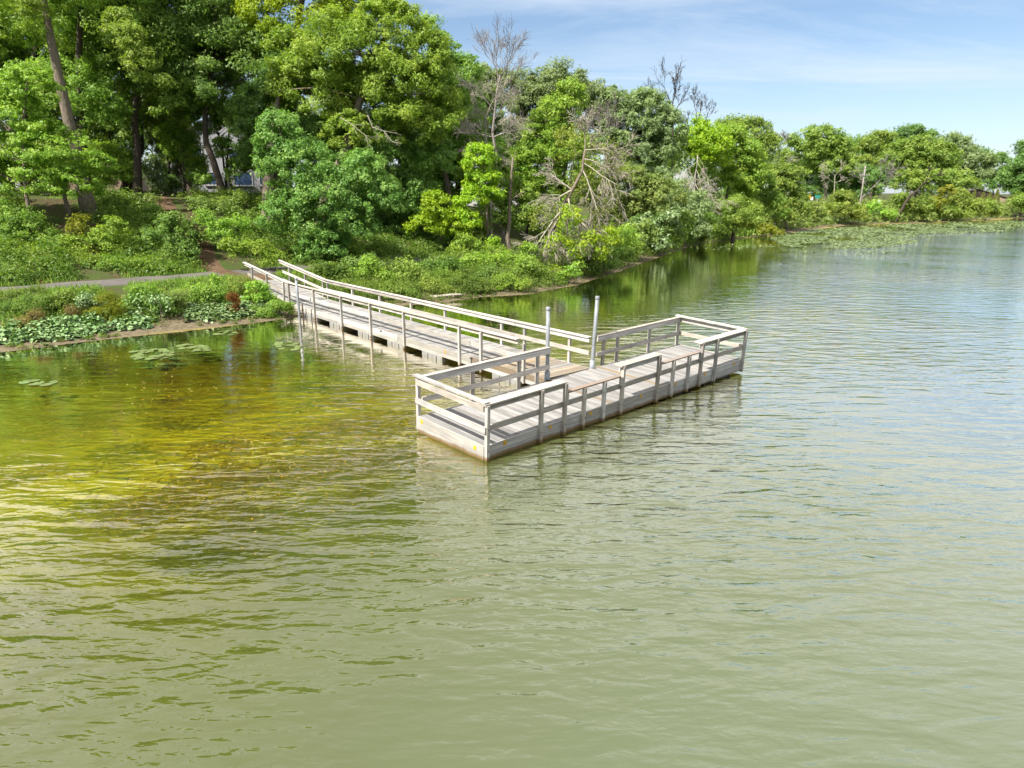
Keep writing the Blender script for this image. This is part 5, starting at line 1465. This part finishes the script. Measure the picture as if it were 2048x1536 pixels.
def lily_pads():
    rng = np.random.default_rng(41)
    PAD = leaf_mat("lily_pad", [(0, (0.0647, 0.109, 0.0249)), (1, (0.149, 0.189, 0.0647))], 0.08, 0.5)
    me = pad_mesh("lily_pad", 13, PAD)
    clumps = (("lily pad in the large clump off the beach left of the gangway", (305, 709, 46, 10, 34)), ("lily pad in the smaller clump nearer the beach", (390, 696, 34, 8, 20)),
              ("lily pad floating far left in the yellow shallows", (78, 766, 32, 5, 9)), ("lily pad close to the gangway's bank end pole", (570, 690, 34, 12, 14)), ("lily pad lying along the muddy beach edge", (450, 667, 26, 5, 9)))
    for lab, (px, py, rx, ry, n) in clumps:
        for k in range(n):
            a = rng.uniform(0, 6.283); r = rng.uniform(0, 1) ** 0.5
            q = on_level(px + math.cos(a) * r * rx, py + math.sin(a) * r * ry, 0)
            o = link("lily_pad", me)
            s = rng.uniform(0.10, 0.19)
            o.location = (q[0], q[1], 0.016 + rng.uniform(0, 0.012)); o.scale = (s, s, 1); o.rotation_euler = (rng.normal() * 0.05, rng.normal() * 0.05, rng.uniform(0, 6.28))
            tag(o, lab, "lily pad", lab.replace("lily pad", "lily pads"))
    # the far mat of pads: far too many to count
    V, F, val = [], [], []
    base = np.concatenate([[[0, 0, 0]], np.stack([np.cos(np.linspace(0.2, 6.08, 7)), np.sin(np.linspace(0.2, 6.08, 7)), np.zeros(7)], 1)])
    tri = np.stack([np.zeros(6, int), np.arange(1, 7), np.arange(2, 8)], 1)
    P = []
    for px, py, rx, ry, n in ((1690, 478, 150, 20, 8000), (1620, 470, 70, 12, 2600), (1760, 462, 130, 9, 3000), (1900, 455, 150, 7, 2800), (1960, 446, 110, 4, 900), (1820, 448, 90, 4, 500), (1600, 486, 40, 9, 1200), (1430, 496, 60, 4, 60), (1500, 492, 60, 4, 120), (1700, 500, 120, 8, 300), (1980, 453, 90, 5, 1800), (1900, 462, 110, 5, 1500)):
        a = rng.uniform(0, 6.283, n); r = rng.uniform(0, 1, n) ** 0.5
        for k in range(n):
            q = on_level(px + math.cos(a[k]) * r[k] * rx, py + math.sin(a[k]) * r[k] * ry, 0)
            P.append((q[0], q[1]))
    P = np.array(P); ok = (shore_dist(P[:, 0], P[:, 1]) < -0.3) & (wob(P[:, 0], P[:, 1] * 0.8, 0.5, 8) > -0.28); P = P[ok]; n = len(P)
    s = rng.uniform(0.09, 0.19, n) * np.clip(P[:, 1] / 100, 0.9, 1.5); th = rng.uniform(0, 6.283, n)
    B = base[None] * s[:, None, None]
    x = B[..., 0] * np.cos(th)[:, None] - B[..., 1] * np.sin(th)[:, None] + P[:, :1]
    y = B[..., 0] * np.sin(th)[:, None] + B[..., 1] * np.cos(th)[:, None] + P[:, 1:]
    tx, ty = rng.normal(size=(2, n)) * 0.12
    z = 0.03 + (x - P[:, :1]) * tx[:, None] + (y - P[:, 1:]) * ty[:, None] + rng.uniform(0, 0.05, n)[:, None]
    V = np.stack([x, y, z], -1).reshape(-1, 3)
    F = (np.arange(n)[:, None, None] * 8 + tri[None]).reshape(-1, 3)
    o = link("lily_mat", np_mesh("lily_mat", V, F, PAD, {"v": np.repeat(rng.random(n), 6)}))
    tag(o, "mat of lily pads spread over the far corner of the lake", None, None, "stuff")


def specks():
    rng = np.random.default_rng(60)
    n = 900
    t = rng.uniform(s_at(-26, 20), s_at(-1, 41), n); dd = rng.uniform(-0.5, 1.0, n)
    x, y, nx, ny = shore_frame(t); x = x + nx * dd; y = y + ny * dd
    z = ground_z(x, y); r = rng.uniform(0.012, 0.035, n)
    T = np.array([(1, 0, -.3), (-.5, .87, -.3), (-.5, -.87, -.3), (0, 0, .55)]); A = rng.uniform(0, 6.28, n)
    R = T[None] * r[:, None, None]
    V = np.stack([R[..., 0] * np.cos(A)[:, None] - R[..., 1] * np.sin(A)[:, None] + x[:, None], R[..., 0] * np.sin(A)[:, None] + R[..., 1] * np.cos(A)[:, None] + y[:, None], R[..., 2] + z[:, None] + 0.005], -1).reshape(-1, 3)
    F = (np.arange(n)[:, None, None] * 4 + np.array([[0, 1, 3], [1, 2, 3], [2, 0, 3]])[None]).reshape(-1, 3)
    tag(link("beach_pebbles", np_mesh("beach_pebbles", V, F, plain_mat("pebble", (0.22, 0.19, 0.15), 0.9, 0.2, 0, 0.3, 3))), "small pale stones and litter strewn along the muddy beach", None, None, "stuff")
    pts = []
    for px, py, rx, ry, k in ((500, 900, 330, 120, 170), (250, 760, 240, 60, 90), (640, 800, 160, 90, 90), (1000, 640, 160, 30, 40), (1300, 640, 150, 60, 30)):
        for i in range(k):
            q = on_level(px + rng.normal() * rx * 0.5, py + rng.normal() * ry * 0.5, 0.0); pts.append((q[0], q[1]))
    P = np.array(pts); P = P[shore_dist(P[:, 0], P[:, 1]) < -0.2]; n = len(P)
    Q = np.c_[P, np.full(n, 0.008)]; N = np.tile([0, 0, 1.0], (n, 1)) + rng.normal(size=(n, 3)) * 0.08
    V, F = leaf_quads(rng, Q, N, rng.uniform(0.05, 0.11, n), 0.6, 0.0)
    tag(link("floating_leaves", np_mesh("floating_leaves", V, F, LEAF["straw"], {"v": rng.random(n)})), "small yellowed leaves drifting on the water over the weed beds", None, None, "stuff")


pond_weed()
lily_pads()
specks()


# ------------------------------------------------------------------ houses behind the trees
SIDING = plain_mat("pale_grey_siding", (0.273, 0.273, 0.298), 0.7, 0.3, 0, 0.06, 3)
SIDING2 = plain_mat("white_siding", (0.347, 0.347, 0.357), 0.7, 0.3, 0, 0.05, 3)
ROOF = plain_mat("grey_shingle", (0.0794, 0.0694, 0.0645), 0.9, 0.2, 0, 0.2, 9)
TRIM = plain_mat("white_trim", (0.387, 0.387, 0.387), 0.5, 0.4, 0, 0.03)
GLASS = plain_mat("window_glass", (0.0496, 0.084, 0.164), 0.12, 0.8, 0, 0.1, 0.7)  # blue reflection is put into the pane colour
BRICK_T = plain_mat("tan_wall", (0.223, 0.164, 0.119), 0.8, 0.2, 0, 0.1, 4)


def house(x, y, W, D, H, RH, rz, wall, label, wins):
    z = gz(x, y)
    root = empty("house", (x, y, z)); root.rotation_euler = (0, 0, rz); tag(root, label, "house")
    g = Geo(); g.box((0, 0, H / 2 - 0.5), (W, D, H + 1))
    n0 = g.n
    g.add([(-W / 2, -D / 2 + .01, H), (W / 2, -D / 2 + .01, H), (0, -D / 2 + .01, H + RH), (-W / 2, D / 2 - .01, H), (W / 2, D / 2 - .01, H), (0, D / 2 - .01, H + RH)], [[0, 1, 2], [4, 3, 5]])
    link("wall", g.mesh("house_wall", wall), root)
    g = Geo()
    for s in (-1, 1):
        th = math.atan2(RH, W / 2); Ls = math.hypot(RH, W / 2) + 0.5
        R = np.array([[math.cos(th), 0, s * math.sin(th)], [0, 1, 0], [-s * math.sin(th), 0, math.cos(th)]])
        c = np.array([s * (W / 4 + 0.12), 0, H + RH / 2 + 0.02])
        g.box(c, (Ls, D + 0.8, 0.16), R)
    link("roof", g.mesh("house_roof", ROOF), root)
    for wx, wz, ww, wh in wins:
        fr = Geo()
        for a in (-1, 1):
            fr.box((wx + a * (ww / 2), -D / 2 - 0.04, wz), (0.12, 0.1, wh + 0.24)); fr.box((wx, -D / 2 - 0.04, wz + a * (wh / 2)), (ww - 0.12, 0.098, 0.12))
        fo = link("window", fr.mesh("window_frame", TRIM), root)
        gl = Geo(); gl.box((wx, -D / 2 - 0.01, wz), (ww - 0.1, 0.04, wh - 0.1)); link("pane", gl.mesh("window_pane", GLASS), fo)
        sl = Geo(); sl.box((wx, -D / 2 - 0.08, wz - wh / 2 - 0.1), (ww + 0.3, 0.2, 0.06)); link("sill", sl.mesh("window_sill", TRIM), fo)


def build_houses():
    house(-36.5, 92, 13, 10, 5.8, 3.2, 0.15, SIDING, "pale grey gabled house half hidden behind the leaning dark trunk", [(-4.5, 1.7, 1.6, 1.5), (-1.4, 1.7, 1.6, 1.5), (2.2, 1.7, 2.2, 1.6), (4.8, 1.7, 1.3, 1.5), (-3, 4.4, 1.4, 1.4), (1.5, 4.4, 1.4, 1.4)])
    house(-1, 104, 11, 9, 5.4, 3.0, -0.1, SIDING2, "white gabled house glimpsed between the broken trunk and the vines", [(-3, 1.6, 1.4, 1.5), (0.4, 1.6, 1.4, 1.5), (3.4, 1.6, 1.4, 1.5), (-2, 4.1, 1.3, 1.3), (2, 4.1, 1.3, 1.3)])
    house(-58, 98, 11, 9, 3.4, 2.6, 0.2, BRICK_T, "low tan house behind the trunks at the far left", [(-3, 1.6, 1.6, 1.4), (1, 1.6, 1.6, 1.4)])
    c = at(1945, 390, 225)
    house(c[0], c[1], 16, 9, 3.2, 2.4, -0.3, BRICK_T, "low tan house behind the arborvitae row across the lake", [(-5, 1.6, 1.8, 1.3), (-1, 1.6, 1.8, 1.3), (4, 1.6, 1.8, 1.3)])


build_houses()

# ------------------------------------------------------------------ far shore furniture
POLE_W = plain_mat("weathered_pole", (0.231, 0.21, 0.189), 0.9, 0.1, 0, 0.2, 3)


def utility_pole(px, ytop, Y, label, arm=True):
    t = at(px, ytop, Y); z0 = gz(t[0], t[1])
    root = empty("utility_pole", (t[0], t[1], z0)); tag(root, label, "utility pole", "utility poles along the far road")
    H = t[2] - z0
    g = Geo(); g.tube([(0, 0, -0.5), (0, 0, H * .5), (0, 0, H)], [0.19, 0.16, 0.13], 10, True); link("shaft", g.mesh("utility_shaft", POLE_W, True), root)
    if arm:
        zc = H - 2.0
        g = Geo(); g.box((0, -0.16, zc), (2.4, 0.12, 0.14)); link("crossarm", g.mesh("crossarm", POLE_W), root)
        for x in (-1.05, -0.4, 0.4, 1.05):
            g = Geo(); g.tube([(x, -0.16, zc + 0.07), (x, -0.16, zc + 0.17), (x, -0.16, zc + 0.24)], [0.04, 0.06, 0.03], 8, True); link("insulator", g.mesh("insulator", TRIM, True), root)
    return np.array([t[0], t[1] - 0.16, t[2] - 1.76])


def signpost(px, ytop, Y, label, cat, plate):
    t = at(px, ytop, Y); z0 = gz(t[0], t[1]); H = t[2] - z0
    root = empty("road_sign", (t[0], t[1], z0)); tag(root, label, cat)
    g = Geo(); g.tube([(0, 0.04, -0.4), (0, 0.04, H)], 0.045, 8, True); link("post", g.mesh("sign_post", STEEL, True), root)
    plate(root, H)


def plate_box(root, z, w, h, mat, name="plate", turn=0.0, dy=-0.02):
    g = Geo(); g.box((0, 0, 0), (w, 0.02, h)); o = link(name, g.mesh("sign_plate", mat), root)
    o.matrix_local = Matrix.Translation((0, dy, z)) @ Matrix.Rotation(turn, 4, "Y")
    return o


def far_furniture():
    a = utility_pole(1731, 332, 158, "tall pale utility pole with crossarm left on the far shore")
    b = utility_pole(1846, 352, 205, "utility pole top showing above the leaning dead tree")
    c = utility_pole(1936, 336, 205, "tall bare utility pole right of the far hill", False)
    WIRE = plain_mat("wire", (0.05, 0.05, 0.05))
    for k, (p, q) in enumerate(((a, b), (b, c))):
        for dx in (-1.05, 1.05):
            P = p + np.array([dx, 0, 0]); Q = q + np.array([dx, 0, 0]); t = np.linspace(0, 1, 12)[:, None]
            pts = P * (1 - t) + Q * t; pts[:, 2] -= 1.2 * 4 * (t * (1 - t))[:, 0]
            g = Geo(); g.tube(pts - P, 0.02, 4); o = link("power_line", g.mesh("power_line", WIRE)); o.location = P
            tag(o, "%s thin power line between the %s utility poles" % ("left" if dx < 0 else "right", "left and middle" if k == 0 else "middle and right"), "cable", "power lines between the far poles %d" % (k + 1))
    YEL = plain_mat("yellow_sign", (0.56, 0.322, 0.014), 0.4, 0.4, 0, 0.02); GRN = plain_mat("green_sign", (0.014, 0.196, 0.154), 0.4, 0.4, 0, 0.02); WHT = plain_mat("white_sign", (0.504, 0.518, 0.546), 0.4, 0.4, 0, 0.02)

    def diamond_plate(r, H):
        plate_box(r, H - 0.5, 0.85, 0.85, BLACK, "border", math.pi / 4, -0.012); plate_box(r, H - 0.5, 0.80, 0.80, YEL, "plate", math.pi / 4, -0.03)

    signpost(1619, 390, 150, "yellow diamond warning sign on a post beside the far road", "road sign", diamond_plate)
    signpost(1624, 393, 152, "small grey backed sign right beside the yellow diamond", "road sign", lambda r, H: plate_box(r, H - 0.4, 0.6, 0.75, WHT))

    def street(r, H):
        plate_box(r, H - 0.2, 1.3, 0.32, GRN); plate_box(r, H - 0.55, 0.9, 0.28, GRN, "lower_plate")

    signpost(1636, 390, 151, "green street name sign on a post beside the far road", "street sign", street)

    def route(r, H):
        plate_box(r, H - 0.35, 0.55, 0.7, WHT); plate_box(r, H - 0.42, 0.25, 0.2, BLACK, "mark", 0, -0.035)

    signpost(1759, 400, 158, "white roadside sign on a post above the far guard rail", "road sign", route)
    # guard rail
    p = at(1735, 418, 158); q = at(1785, 418, 164)
    p[2] = gz(p[0], p[1]) + 0.7; q[2] = gz(q[0], q[1]) + 0.7
    root = empty("guard_rail", p); tag(root, "pale metal guard rail on the far shore under the white sign", "guard rail")
    d = q - p; L = np.linalg.norm(d); ang = math.atan2(d[1], d[0]); root.rotation_euler = (0, 0, ang)
    g = Geo(); g.box((L / 2, 0, 0), (L, 0.08, 0.32)); link("rail", g.mesh("guard_beam", WHT), root)
    for k in range(4):
        g = Geo(); g.box((0.3 + k * (L - 0.6) / 3, 0.12, -0.4), (0.12, 0.12, 1.1)); link("post", g.mesh("guard_post", POLE_W), root)
    # the road across the lake
    pts = [(60, 172), (100, 196), (140, 214), (190, 232), (260, 250), (420, 268)]
    strip("far_road", pts, 7.0, ASPHALT, 0.12, "pale road on the far shore behind the shrubs")
    # logs
    for lab, (px, py, Y), L, r, rz, m in (("pale driftwood log on the far shore at the right edge", (2030, 436, 186), 9, 0.35, 2.6, BARK_PALE), ("short bleached log lying on the muddy edge right of the gangway", (893, 600, 39.2), 1.9, 0.12, 0.15, BARK_PALE)):
        t = at(px, py, Y); root = empty("driftwood_log", (t[0], t[1], max(gz(t[0], t[1]), 0) + r * 0.6)); root.rotation_euler = (0, 0, rz); tag(root, lab, "log")
        rng = np.random.default_rng(7)
        g = Geo(); g.tube(wobble_line(rng, (-L / 2, 0, 0), (L / 2, 0, 0.1), 7, 0.03 * L / 2), np.linspace(r, r * 0.5, 7), 9, True); link("stem", g.mesh("log_stem", m, True), root)
        g = Geo(); g.tube([(L * .2, 0, 0), (L * .3, 0.3 * r, r * 2.2)], [r * .35, r * .15], 6, True); link("stub", g.mesh("log_stub", m, True), root)


far_furniture()
print("leaf tris", TREE_TRIS, "total tris", sum(len(me.loops) - 2 * len(me.polygons) for me in bpy.data.meshes), "objects", len(bpy.data.objects))
